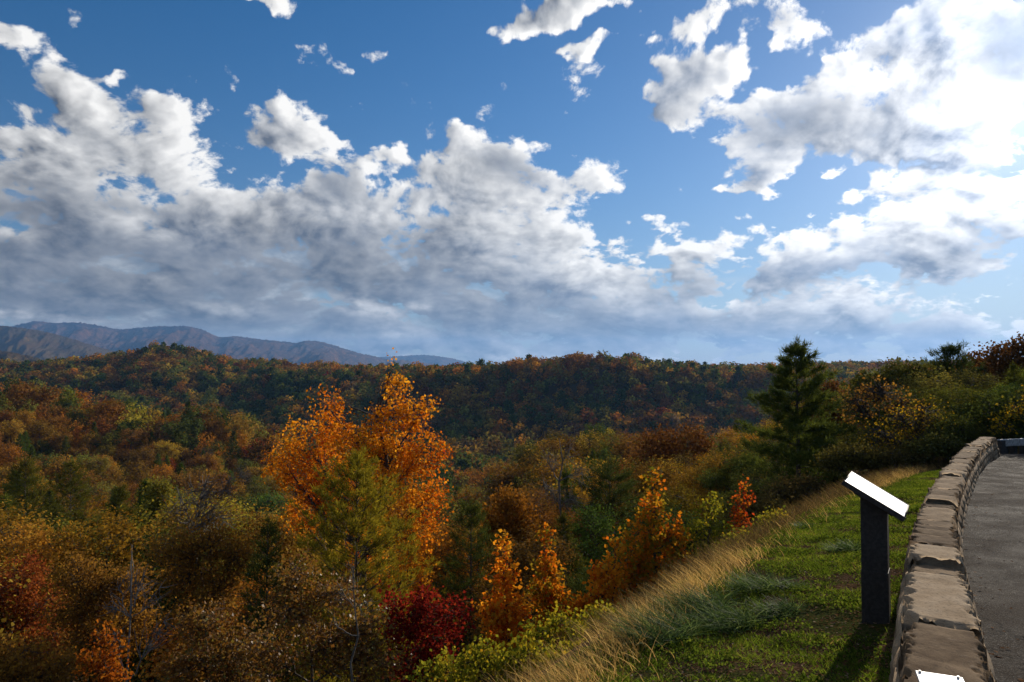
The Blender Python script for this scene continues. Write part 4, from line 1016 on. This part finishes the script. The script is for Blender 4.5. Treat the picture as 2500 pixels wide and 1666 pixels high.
def capstone(d0, d1, lift, thick, seed, tilt):
    """one slab across the wall between two stations; its sides and ends broken away unevenly. Own space: origin at the slab's middle"""
    g = np.random.default_rng(seed)
    L = (d1-d0)
    nu, nv = (max(8, int(L/.028)), 27) if d1 < 6.3 else (max(8, int(L/.04)), 21) if d1 < 10 else (max(6, int(L/.07)), 13)
    us = np.linspace(0, 1, nu); vs = np.linspace(-.012, WALL_W + .012, nv)
    dm = (d0+d1)/2
    o = np.array([*wall_pt(dm, WALL_W/2)[0], float(wall_top(dm)) + EYE.z])
    top, bot = [], []
    gap = .014
    for i, u in enumerate(us):
        for j, w in enumerate(vs):
            d = d0 + gap + (L-2*gap)*u + .012*rough_noise((w*6, seed, u), 1.0)*(1 if 0 < i < nu-1 else 2.0)
            p, _ = wall_pt(d, w)
            e = min(w + .012, WALL_W + .012 - w)                     # distance to the side
            ee = min(u, 1-u)*L
            q = (p[0], p[1], seed*.37)
            chip = min(.11, max(0.0, .066*(.6 + .5*rough_noise(q, 5.0) + 1.1*rough_noise((q[0]*1.0, q[1]*1.0, q[2]+9), 17.0)) - e)*2.6); chip = math.floor(chip/.016 + .5)*.016
            chip2 = min(.05, max(0.0, .022*(.3 + 1.5*rough_noise((q[1], q[0], q[2]), 9.0)) - ee)*2.0)
            z = float(wall_top(d)) + EYE.z + lift + tilt*(u-.5)*L + .007*rough_noise(q, 2.5) + .003*rough_noise(q, 14.0) - chip - chip2
            jag = .018*rough_noise((q[0], q[1], q[2]+3), 8.0) if j in (0, nv-1) else 0
            p2, _ = wall_pt(d, w + (jag if j else -jag))
            top.append((p2[0]-o[0], p2[1]-o[1], z-o[2]))
            bot.append((p2[0]-o[0], p2[1]-o[1], float(wall_top(d)) + EYE.z - thick - o[2]))
    n = nu*nv
    V = np.array(top + bot)
    F = [grid_faces(nu, nv)[:, ::-1], grid_faces(nu, nv) + n]
    ring = [j for j in range(nv)] + [i*nv + nv-1 for i in range(1, nu)] + [(nu-1)*nv + j for j in range(nv-2, -1, -1)] + [i*nv for i in range(nu-2, 0, -1)]
    ring = np.array(ring); nx = np.roll(ring, -1)
    F.append(np.stack([ring, nx, nx + n, ring + n], -1)[:, ::-1])
    return o, make_mesh('capstone', V, [np.concatenate(F)], [STONE])
def face_stone(d0, d1, side, z0, z1, seed):
    """a rough block in the wall's face"""
    g = np.random.default_rng(seed)
    dm = (d0+d1)/2
    off = -.0 if side < 0 else WALL_W
    o = np.array([*wall_pt(dm, off)[0], (z0+z1)/2])
    n = 5
    front, back = [], []
    for i in range(n):
        for j in range(n):
            u, w = i/(n-1), j/(n-1)
            d = d0 + .010 + (d1-d0-.02)*u; z = z0 + .006 + (z1-z0-.012)*w
            edge = min(u, 1-u, w, 1-w)
            bulge = (.030 if edge > .01 else .006) + .012*rough_noise((d*2, z*3, seed), 3.0) + g.uniform(-.006, .006)
            p, _ = wall_pt(d, off + (bulge + .07*(1 - (z - (EYE.z + float(wall_top(d)) - .55))/.55))*side)
            pb, _ = wall_pt(d, off - .14*side)
            front.append((p[0]-o[0], p[1]-o[1], z-o[2])); back.append((pb[0]-o[0], pb[1]-o[1], z-o[2]))
    V = np.array(front + back); m = n*n
    ring = [j for j in range(n)] + [i*n + n-1 for i in range(1, n)] + [(n-1)*n + j for j in range(n-2, -1, -1)] + [i*n for i in range(n-2, 0, -1)]
    ring = np.array(ring); nx = np.roll(ring, -1)
    f = grid_faces(n, n)
    return o, make_mesh('face_stone', V, [np.concatenate([f, f[:, ::-1] + m, np.stack([ring, ring + m, nx + m, nx], -1)])], [STONE])
def stone_wall():
    g = np.random.default_rng(77)
    p0, _ = wall_pt(10, .25)
    root = link('stone_wall', None, loc=(0, 0, 0), label='low curving dry sandstone wall with slab capping, edging the road', cat='wall')
    joints = [.2, 1.7, 3.12, 4.50, 5.78, 6.12]
    while joints[-1] < 22.3: joints.append(joints[-1] + g.uniform(.28, .72)*(1 + .25*(joints[-1] > 10)))
    for k in range(len(joints)-1):
        a, b = joints[k], joints[k+1]
        lift = (.0, .004, -.004, .014, .0)[k] if b < 6.2 else .055 + g.uniform(-.038, .034)
        tilt = g.uniform(-.008, .008) if b < 6.2 else g.uniform(-.02, .045)
        o, me = capstone(a, b, lift, .13, k+1, tilt)
        link('capstone', me, root, o)
    for side in (-1, 1):
        for c in range(3):
            d = .3 + g.uniform(0, .2)
            while d < 22.2:
                L = g.uniform(.34, .78)
                b = min(d + L, 22.4)
                t0 = float(wall_top((d+b)/2)) + EYE.z - .135
                h = .145
                o, me = face_stone(d, b, side, t0 - (c+1)*h + g.uniform(-.006, .006), t0 - c*h + g.uniform(-.006, .006), int(g.integers(1, 99999)))
                link('face_stone', me, root, o)
                d = b
    sp = Soup()
    ds = np.linspace(.3, 22.25, 90)
    ring = []
    for d in ds:
        a, _ = wall_pt(d, .06); b, _ = wall_pt(d, WALL_W - .06); z = float(wall_top(d)) + EYE.z
        ring += [(a[0], a[1], z-.10), (b[0], b[1], z-.10), (b[0], b[1], z-.80), (a[0], a[1], z-.80)]
    sp.add(ring, grid_faces(len(ds), 4, True)[:, ::-1]); n = len(ring)
    sp.add([ring[0], ring[1], ring[2], ring[3]], [(0, 1, 2, 3)]); sp.add(ring[-4:], [(3, 2, 1, 0)])
    link('mortar_core', sp.mesh('mortar_core', [MORTAR]), root)
stone_wall()

def simple_material(name, c, rough=.5, spec=.4, metal=0.0, nscale=30.0, amount=.25):
    m, t, out = material(name)
    tc = t.new('ShaderNodeTexCoord')
    n = t.noise(tc.outputs['Object'], nscale, 4, .65)
    col = t.mix(t.ss(n, .35, .7), tuple(x*(1-amount) for x in c) + (1,), tuple(min(1, x*(1+amount)) for x in c) + (1,))
    t.l.new(principled(t, col, t.math('ADD', rough - .06, t.math('MULTIPLY', n, .12)), spec, bump(t, n, .15, .004), metal), out.inputs[0])
    return m
BROWN_METAL = simple_material('dark_brown_painted_steel', (.050, .042, .036), .65, .10)
FRAME_METAL = simple_material('dark_bronze_frame', (.05, .042, .036), .6, .1)
PANEL_FACE = simple_material('pale_panel_face', (.80, .79, .76), .42, .5, nscale=8, amount=.03)
PLATE_WHITE = simple_material('white_enamel', (.50, .50, .485), .4, .4, nscale=12, amount=.04)
BOLT = simple_material('steel', (.30, .29, .28), .4, .5, .8)
RAIL_WOOD = simple_material('weathered_timber', (.32, .30, .28), .45, .4, nscale=14, amount=.35)
POST_WOOD = simple_material('dark_timber', (.05, .042, .036), .85, .2, nscale=14, amount=.3)
def bevelled(lo, hi, mat, name, M=None, r=.006):
    bm = bmesh.new()
    bmesh.ops.create_cube(bm, size=1)
    for v in bm.verts: v.co = Vector([lo[i] + (v.co[i]+.5)*(hi[i]-lo[i]) for i in range(3)])
    bmesh.ops.bevel(bm, geom=list(bm.edges), offset=r, segments=2, affect='EDGES', profile=.6)
    if M is not None: bmesh.ops.transform(bm, matrix=M, verts=bm.verts)
    me = bpy.data.meshes.new(name); bm.to_mesh(me); bm.free(); me.materials.append(mat)
    return me
def sign():
    d = 6.6
    NL, FL = at(2062.7, 1175.1, d), None
    z = NL.z
    FL = at_z(2081.6, 1153.3, z)
    along = Vector((FL.x-NL.x, FL.y-NL.y, 0)); Lg = along.length; along.normalize()
    across = Vector((along.y, -along.x, 0))                    # towards the road
    # the low corner: step across until it meets the photograph's pixel
    r = ray(2207.9, 1262.9); k = (r.x/r.y)
    w = (k*(NL.y) - NL.x)/(across.x - k*across.y)
    NR = Vector((NL.x + across.x*w, NL.y + across.y*w, 0)); NR.z = EYE.z + r.z/r.y*NR.y
    slope = (NR - NL); Wd = slope.length; slope.normalize()
    normal = along.cross(slope); normal = normal if normal.z > 0 else -normal
    M = Matrix((slope, along, normal)).transposed().to_4x4(); M.translation = NL
    base = at(2140, 1500, d + .12)
    base.z = min(base.z, gz(base.x, base.y)) if abs(base.z - gz(base.x, base.y)) < .6 else base.z
    root = link('wayside_sign', None, loc=base, label='slanted interpretive sign on a dark post, its pale face glaring in the sun', cat='sign')
    T = Matrix.Translation(-Vector(base))
    MM = T @ M
    tray = link('panel', bevelled((-.012, -.012, -.045), (Wd+.012, Lg+.012, -.004), FRAME_METAL, 'panel', MM, .004), root)
    link('panel_face', bevelled((.002, .002, -.008), (Wd-.002, Lg-.002, .0015), PANEL_FACE, 'panel_face', MM, .001), tray)
    fr = Soup()
    for lo, hi in (((-.012, -.012, -.006), (Wd+.012, .002, .004)), ((-.012, Lg-.002, -.006), (Wd+.012, Lg+.012, .004)), ((-.012, .002, -.006), (.002, Lg-.002, .004)), ((Wd-.002, .002, -.006), (Wd+.012, Lg-.002, .004))):
        fr.box(lo, hi, MM)
    link('panel_frame', fr.mesh('panel_frame', [FRAME_METAL]), tray)
    # post: faces square to the panel
    c = NL + slope*(Wd*.53) + along*(Lg*.42)
    P0 = Matrix((across, along, Vector((0, 0, 1)))).transposed().to_4x4()
    c0 = Vector((base.x, base.y, 0)) + along*.10
    ztop = c.z - base.z
    px0 = -.125; px1 = .105
    def post_box(z0, z1, grow, name):
        Mx = P0.copy(); Mx.translation = Vector((c0.x - base.x, c0.y - base.y, 0))
        return bevelled((px0-grow, -.11-grow, z0), (px1+grow, .11+grow, z1), BROWN_METAL, name, Mx, .006)
    link('lower_sleeve', post_box(-.35, .50, .004, 'lower_sleeve'), root)
    # upper post is cut along the panel's slope
    me = post_box(.495, ztop, 0, 'upper_post')
    Pn = MM.to_3x3() @ Vector((0, 0, 1)); P_0 = MM @ Vector((0, 0, -.046))
    for v in me.vertices:
        if v.co.z > .7: v.co.z = (Pn.dot(P_0) - Pn.x*v.co.x - Pn.y*v.co.y)/Pn.z
    link('upper_post', me, root)
    br = Soup(); Mb = MM
    br.box((Wd*.2, Lg*.15, -.075), (Wd*.86, Lg*.23, -.046), Mb); br.box((Wd*.2, Lg*.75, -.075), (Wd*.86, Lg*.83, -.046), Mb)
    link('bracket', br.mesh('bracket', [FRAME_METAL]), tray)
    return base
sign()

def plaque():
    d = 3.40
    z = float(wall_top(3.35)) + EYE.z + .022
    a, b = at_z(2234.6, 1638.5, z), at_z(2349.5, 1656.0, z)
    u = (b-a); u.z = 0; w = u.length; u.normalize(); v = Vector((u.y, -u.x, 0))         # towards the camera
    root = link('plaque', None, loc=a, label='white metal plate bolted on top of the wall at the bottom edge', cat='plaque')
    M = Matrix((u, -v, Vector((0, 0, 1)))).transposed().to_4x4()
    plate = link('plate', bevelled((0, -.20, -.012), (w, 0, .004), PLATE_WHITE, 'plate', M, .0015), root)
    bm = bmesh.new()
    bmesh.ops.create_cone(bm, cap_ends=True, segments=8, radius1=.0075, radius2=.006, depth=.008)
    me = bpy.data.meshes.new('bolt'); bm.to_mesh(me); bm.free(); me.materials.append(BOLT)
    for (x, y) in ((.018, -.016), (w-.02, -.016), (.018, -.184), (w-.02, -.184)):
        link('bolt', me, plate, M @ Vector((x, y, .008)))
plaque()

def guardrail():
    d = 24.0
    a = at(2438, 1082, d)
    b = at(2500, 1079, d + .35)
    u = (b-a).normalized(); n = Vector((-u.y, u.x, 0)).normalized()
    root = link('guardrail', None, loc=a, label='timber guardrail starting at the far end of the stone wall', cat='guardrail')
    M = Matrix((u, n, Vector((0, 0, 1)))).transposed().to_4x4()
    link('rail_beam', bevelled((0, -.09, -.12), (9.0, .09, .12), RAIL_WOOD, 'rail_beam', M, .02), root)
    link('end_block', bevelled((-.05, -.13, -.60), (.17, .13, .09), POST_WOOD, 'end_block', M, .02), root)
    me = bevelled((-.075, .0, -.75), (.075, .16, -.08), POST_WOOD, 'post', M, .012)
    for k in range(18): link('post', me, root, M @ Vector((.45 + .44*k, .06, 0)))
guardrail()

# ---------------------------------------------------------------- grass
def blades(x, y, length, width, g, lean=(0, 0), wild=.35, bend=.5, segs=2, hue=None, z_off=0.0):
    """curved grass blades as one array of quads"""
    n = len(x)
    z = ground_h(x, y) + EYE.z + z_off
    base = np.stack([x, y, z - .01], -1)
    L = length*g.uniform(.55, 1.3, n)
    d = np.stack([lean[0] + g.normal(0, wild, n), lean[1] + g.normal(0, wild, n), np.ones(n)], -1); d = unit(d)
    h = unit(np.stack([d[:, 0], d[:, 1], np.zeros(n)], -1) + 1e-6)
    side = unit(np.cross(h + g.normal(0, .6, (n, 3)), d))
    rows = []
    for k in range(segs+1):
        t = k/segs
        c = base + d*(L*t)[:, None] + (h*(bend*t*t) - np.array([0, 0, 1])*(.35*bend*t*t))*L[:, None]
        w = side*(width*(1 - .8*t))*g.uniform(.8, 1.2, (n, 1))*.5
        rows += [c - w, c + w]
    V = np.stack(rows, 1).reshape(-1, 3)
    m = 2*(segs+1)
    b0 = (np.arange(n)*m)[:, None]
    F = np.concatenate([b0 + np.array([[2*k, 2*k+1, 2*k+3, 2*k+2]]) for k in range(segs)])
    hue = g.uniform(0, 1, n) if hue is None else hue
    return V, F, np.repeat(hue, m)
def grass_patch(name, label, x, y, mat, cat='grass', **kw):
    V, F, hue = blades(x, y, **kw)
    return link(name, make_mesh(name, V, F, [mat], {'var': hue}), label=label, cat=cat, kind='stuff')
LAWN = foliage_material('green_grass', [(0, (.05, .08, .010)), (.5, (.115, .18, .018)), (.85, (.21, .26, .03)), (1, (.34, .28, .08))], .58, .0, .55)
STRAW = foliage_material('dry_grass', [(0, (.28, .175, .06)), (.5, (.48, .32, .13)), (1, (.64, .48, .22))], .58, .0, .55)
FESCUE = foliage_material('blue_green_grass', [(0, (.018, .038, .014)), (.6, (.055, .105, .036)), (1, (.20, .27, .11))], .5, .02, .5)
WEED_GREEN = foliage_material('green_weeds', [(0, (.03, .055, .008)), (.6, (.07, .11, .014)), (1, (.13, .17, .025))], .5, .0, .5)
WEEDS = foliage_material('brown_weeds', [(0, (.06, .04, .02)), (.5, (.13, .085, .04)), (.8, (.19, .13, .06)), (1, (.10, .11, .025))], .4, .0, .55)
LITTER = foliage_material('fallen_leaves', [(0, (.07, .034, .016)), (.5, (.13, .064, .030)), (.85, (.23, .14, .08)), (1, (.36, .27, .19))], .2, .0, .6)
def bank_points(n, s0, s1, d0, d1, g, bias=1.0):
    d = d0 + (d1-d0)*g.uniform(0, 1, n)**bias
    s = g.uniform(s0, s1, n)
    x = np.interp(d, WALL_D, WALL_X) - s/.86
    return x, d, s
SPARKLE_FACETS = simple_material('facets', (.17, .145, .12), .4, .4)
def grass():
    g = np.random.default_rng(55)
    # short lawn, thin where the mulch shows
    x, y, s = bank_points(300000, .05, 3.2, 2.2, 24.5, g, 1.35)
    patch = .5 + .5*waves(x*1.0, y*1.0, .55) + .35*waves(x, y, .16)
    keep = patch + g.normal(0, .12, len(x)) > .41 + .36*np.exp(-((s-.9)/.6)**2)*(y < 9.0)
    x, y, s = x[keep], y[keep], s[keep]
    hue = np.clip(.5 + .25*waves(x, y, .3) + g.normal(0, .18, len(x)), 0, 1)
    grass_patch('lawn_grass', 'short green grass and weeds on the bank below the wall', x, y, LAWN, length=.060, width=.0085, g=g, wild=.55, bend=.35, segs=1, hue=hue)
    # broad leaved weeds in the lawn
    x, y, s = bank_points(6500, .1, 3.1, 2.4, 22, g, 1.3)
    keep = (waves(x, y, .35) + .4*waves(x, y, .12) > .15); x, y = x[keep], y[keep]
    m = 18
    cx = np.repeat(x, m) + g.normal(0, .05, len(x)*m); cy = np.repeat(y, m) + g.normal(0, .05, len(x)*m)
    cz = ground_h(cx, cy) + EYE.z + g.uniform(.015, .075, len(cx))
    sp = Soup(); add_leaves(sp, np.stack([cx, cy, cz], -1), .024, g, -.3, .5)
    link('lawn_weeds', make_mesh('lawn_weeds', np.concatenate(sp.v), np.concatenate(sp.q), [WEED_GREEN], {'var': np.concatenate(sp.a)}), label='low broad leaved weeds growing through the short grass', cat='weeds', kind='stuff')
    # dry grass along the lip, blown downhill
    x, y, s = bank_points(70000, 1.7, 4.6, 3.5, 25.0, g, 1.2)
    s_mid = 2.65 - .55*sstep(y, 9, 20)
    gap = 1 - .93*sstep(y, 10.2, 12.2)*(1 - sstep(y, 17.5, 19.5))
    keep = (g.uniform(0, 1, len(x)) < np.exp(-((s - s_mid)/.33)**2)*gap*(1 - .45*(y > 17))*(.75 + .4*waves(x, y, .5)))
    x, y = x[keep], y[keep]
    grass_patch('dry_grass', 'band of tall straw coloured dry grass along the lip of the bank', x, y, STRAW, length=.29, width=.006, g=g, lean=(-.30, .1), wild=.26, bend=.45, segs=3)
    # brown weeds on the far lip, below the pine and round the end of the wall
    x, y, s = bank_points(60000, 1.6, 6.5, 10.5, 30.0, g, .9)
    keep = g.uniform(0, 1, len(x)) < np.where(y < 18.5, sstep(s, 2.4, 3.4), sstep(s, 1.7, 2.8) + sstep(y, 24, 25.5))*(.75 + .35*waves(x, y, .6))
    x, y = x[keep], y[keep]
    x2 = g.uniform(12, 34, 26000); y2 = g.uniform(25.2, 31, 26000)
    x, y = np.concatenate([x, x2]), np.concatenate([y, y2])
    grass_patch('weeds', 'brown dried weeds below the tall pine and behind the end of the wall', x, y, WEEDS, length=.38, width=.012, g=g, wild=.6, bend=.3, segs=2)
    # loose leaves and mulch
    x, y, s = bank_points(34000, -.02, 3.0, 2.4, 16, g, 1.4)
    sp = Soup()
    z = ground_h(x, y) + EYE.z + .012
    add_leaves(sp, np.stack([x, y, z], -1), .03, g, 0.0)
    v = np.concatenate(sp.v); c = v.reshape(-1, 4, 3).mean(1, keepdims=True)
    v = (c + (v.reshape(-1, 4, 3) - c)*np.array([1, 1, .3])).reshape(-1, 3)
    link('mulch_leaves', make_mesh('mulch_leaves', v, np.concatenate(sp.q), [LITTER], {'var': np.concatenate(sp.a)}), label='brown leaf litter and mulch strewn over the bank', cat='leaf litter', kind='stuff')
    n = 420
    d = 3 + 20*g.uniform(0, 1, n)**1.3; off = WALL_W + .10 + np.where(g.uniform(0, 1, n) < .6, g.exponential(.18, n), g.exponential(1.6, n))
    x = np.interp(d, WALL_D, WALL_X) + off; z = np.array([road_h(q) for q in d]) + EYE.z + .016
    sp = Soup(); add_leaves(sp, np.stack([x, d, z], -1), .045, g, 0.0)
    v = np.concatenate(sp.v); c = v.reshape(-1, 4, 3).mean(1, keepdims=True)
    v = (c + (v.reshape(-1, 4, 3) - c)*np.array([1, 1, .2])).reshape(-1, 3)
    link('fallen_leaves', make_mesh('fallen_leaves', v, np.concatenate(sp.q), [LITTER], {'var': np.concatenate(sp.a)}), label='pale fallen leaves scattered on the road beside the wall', cat='leaves', kind='stuff')
    # loose grit on the asphalt, added to give it sparkle
    n = 26000
    d = 2.6 + 20*g.uniform(0, 1, n)**1.6; off = WALL_W + .05 + g.uniform(0, 1, n)**1.3*4.5
    x = np.interp(d, WALL_D, WALL_X) + off; z = road_h(d) + EYE.z + .012*np.sin(x*1.3)*np.sin(d*.9)
    c = np.stack([x, d, z], -1); r = g.uniform(.002, .0045, (n, 1))*(1 + (d[:, None] > 8)*.6)
    tet = unit(g.normal(size=(n, 4, 3))*.35 + np.array([(1, 1, 1), (-1, -1, 1), (-1, 1, -1), (1, -1, -1)]))*r[:, :, None]
    b4 = (np.arange(n)*4)[:, None]
    link('sparkle_facets', make_mesh('sparkle_facets', (c[:, None] + tet).reshape(-1, 3), np.concatenate([b4 + np.array([f]) for f in ((0, 1, 2), (0, 3, 1), (0, 2, 3), (1, 3, 2))]), [SPARKLE_FACETS]), label='pale loose grit added for sparkle on the asphalt along the wall', cat='facets', kind='stuff')
    # tussocks of coarse green grass
    spots = [(2060, 1345, .30, 'dark tussock of coarse grass just left of the sign post'), (1850, 1440, .42, 'tussock of long blue green grass in the middle of the bank'), (1700, 1490, .50, 'big arching tussock of blue green grass beside the dry grass'),
             (1610, 1560, .55, 'lowest arching tussock of blue green grass, near the bottom edge'), (1935, 1440, .22, 'small upright tuft of grass between the tussocks and the sign'), (1780, 1530, .40, 'flattened dark green tussock below the middle one'),
             (1900, 1500, .30, 'low tussock of grass left of the sign shadow'), (1960, 1290, .24, 'short tuft of grass at the upper edge of the lawn')]
    for k, (px, py, size, lab) in enumerate(spots):
        # where the pixel's ray meets the bank
        r = ray(px, py); dd = 3.0
        while dd < 30:
            p = EYE + r*(dd/r.y)
            if p.z < gz(p.x, p.y): break
            dd += .03
        n = int(650*size/.4)
        rr = size*.7*np.sqrt(g.uniform(0, 1, n)); a = g.uniform(0, 6.28, n)
        bx, by = p.x + rr*np.cos(a), p.y + rr*np.sin(a)*1.1
        V, F, hue = blades(bx, by, size*.62, .009, g, lean=(-.08, -.03), wild=.62, bend=.55, segs=4)
        V = V - np.array([p.x, p.y, gz(p.x, p.y)])
        link('grass_tussock', make_mesh('grass_tussock', V, F, [FESCUE], {'var': hue}), loc=(p.x, p.y, gz(p.x, p.y)), label=lab, cat='grass tussock')
grass()

# ---------------------------------------------------------------- the air
def haze():
    zs = [v.co.z for o in scene.objects if o.get('kind') == 'structure' for v in o.data.vertices]
    sp = Soup(); sp.box((-16500, -16500, min(zs) - 1.0), (16500, 16500, max(zs) + 15.0))
    m, t, out = material('haze_air')
    v = t.new('ShaderNodeVolumePrincipled')
    v.inputs['Color'].default_value = (.24, .52, 1.0, 1); v.inputs['Density'].default_value = 5.0e-5; v.inputs['Anisotropy'].default_value = .25
    t.l.new(v.outputs[0], out.inputs['Volume'])
    o = link('haze', sp.mesh('haze', [m]), label='thin blue haze in the air over the valley', cat='haze', kind='stuff')
haze()
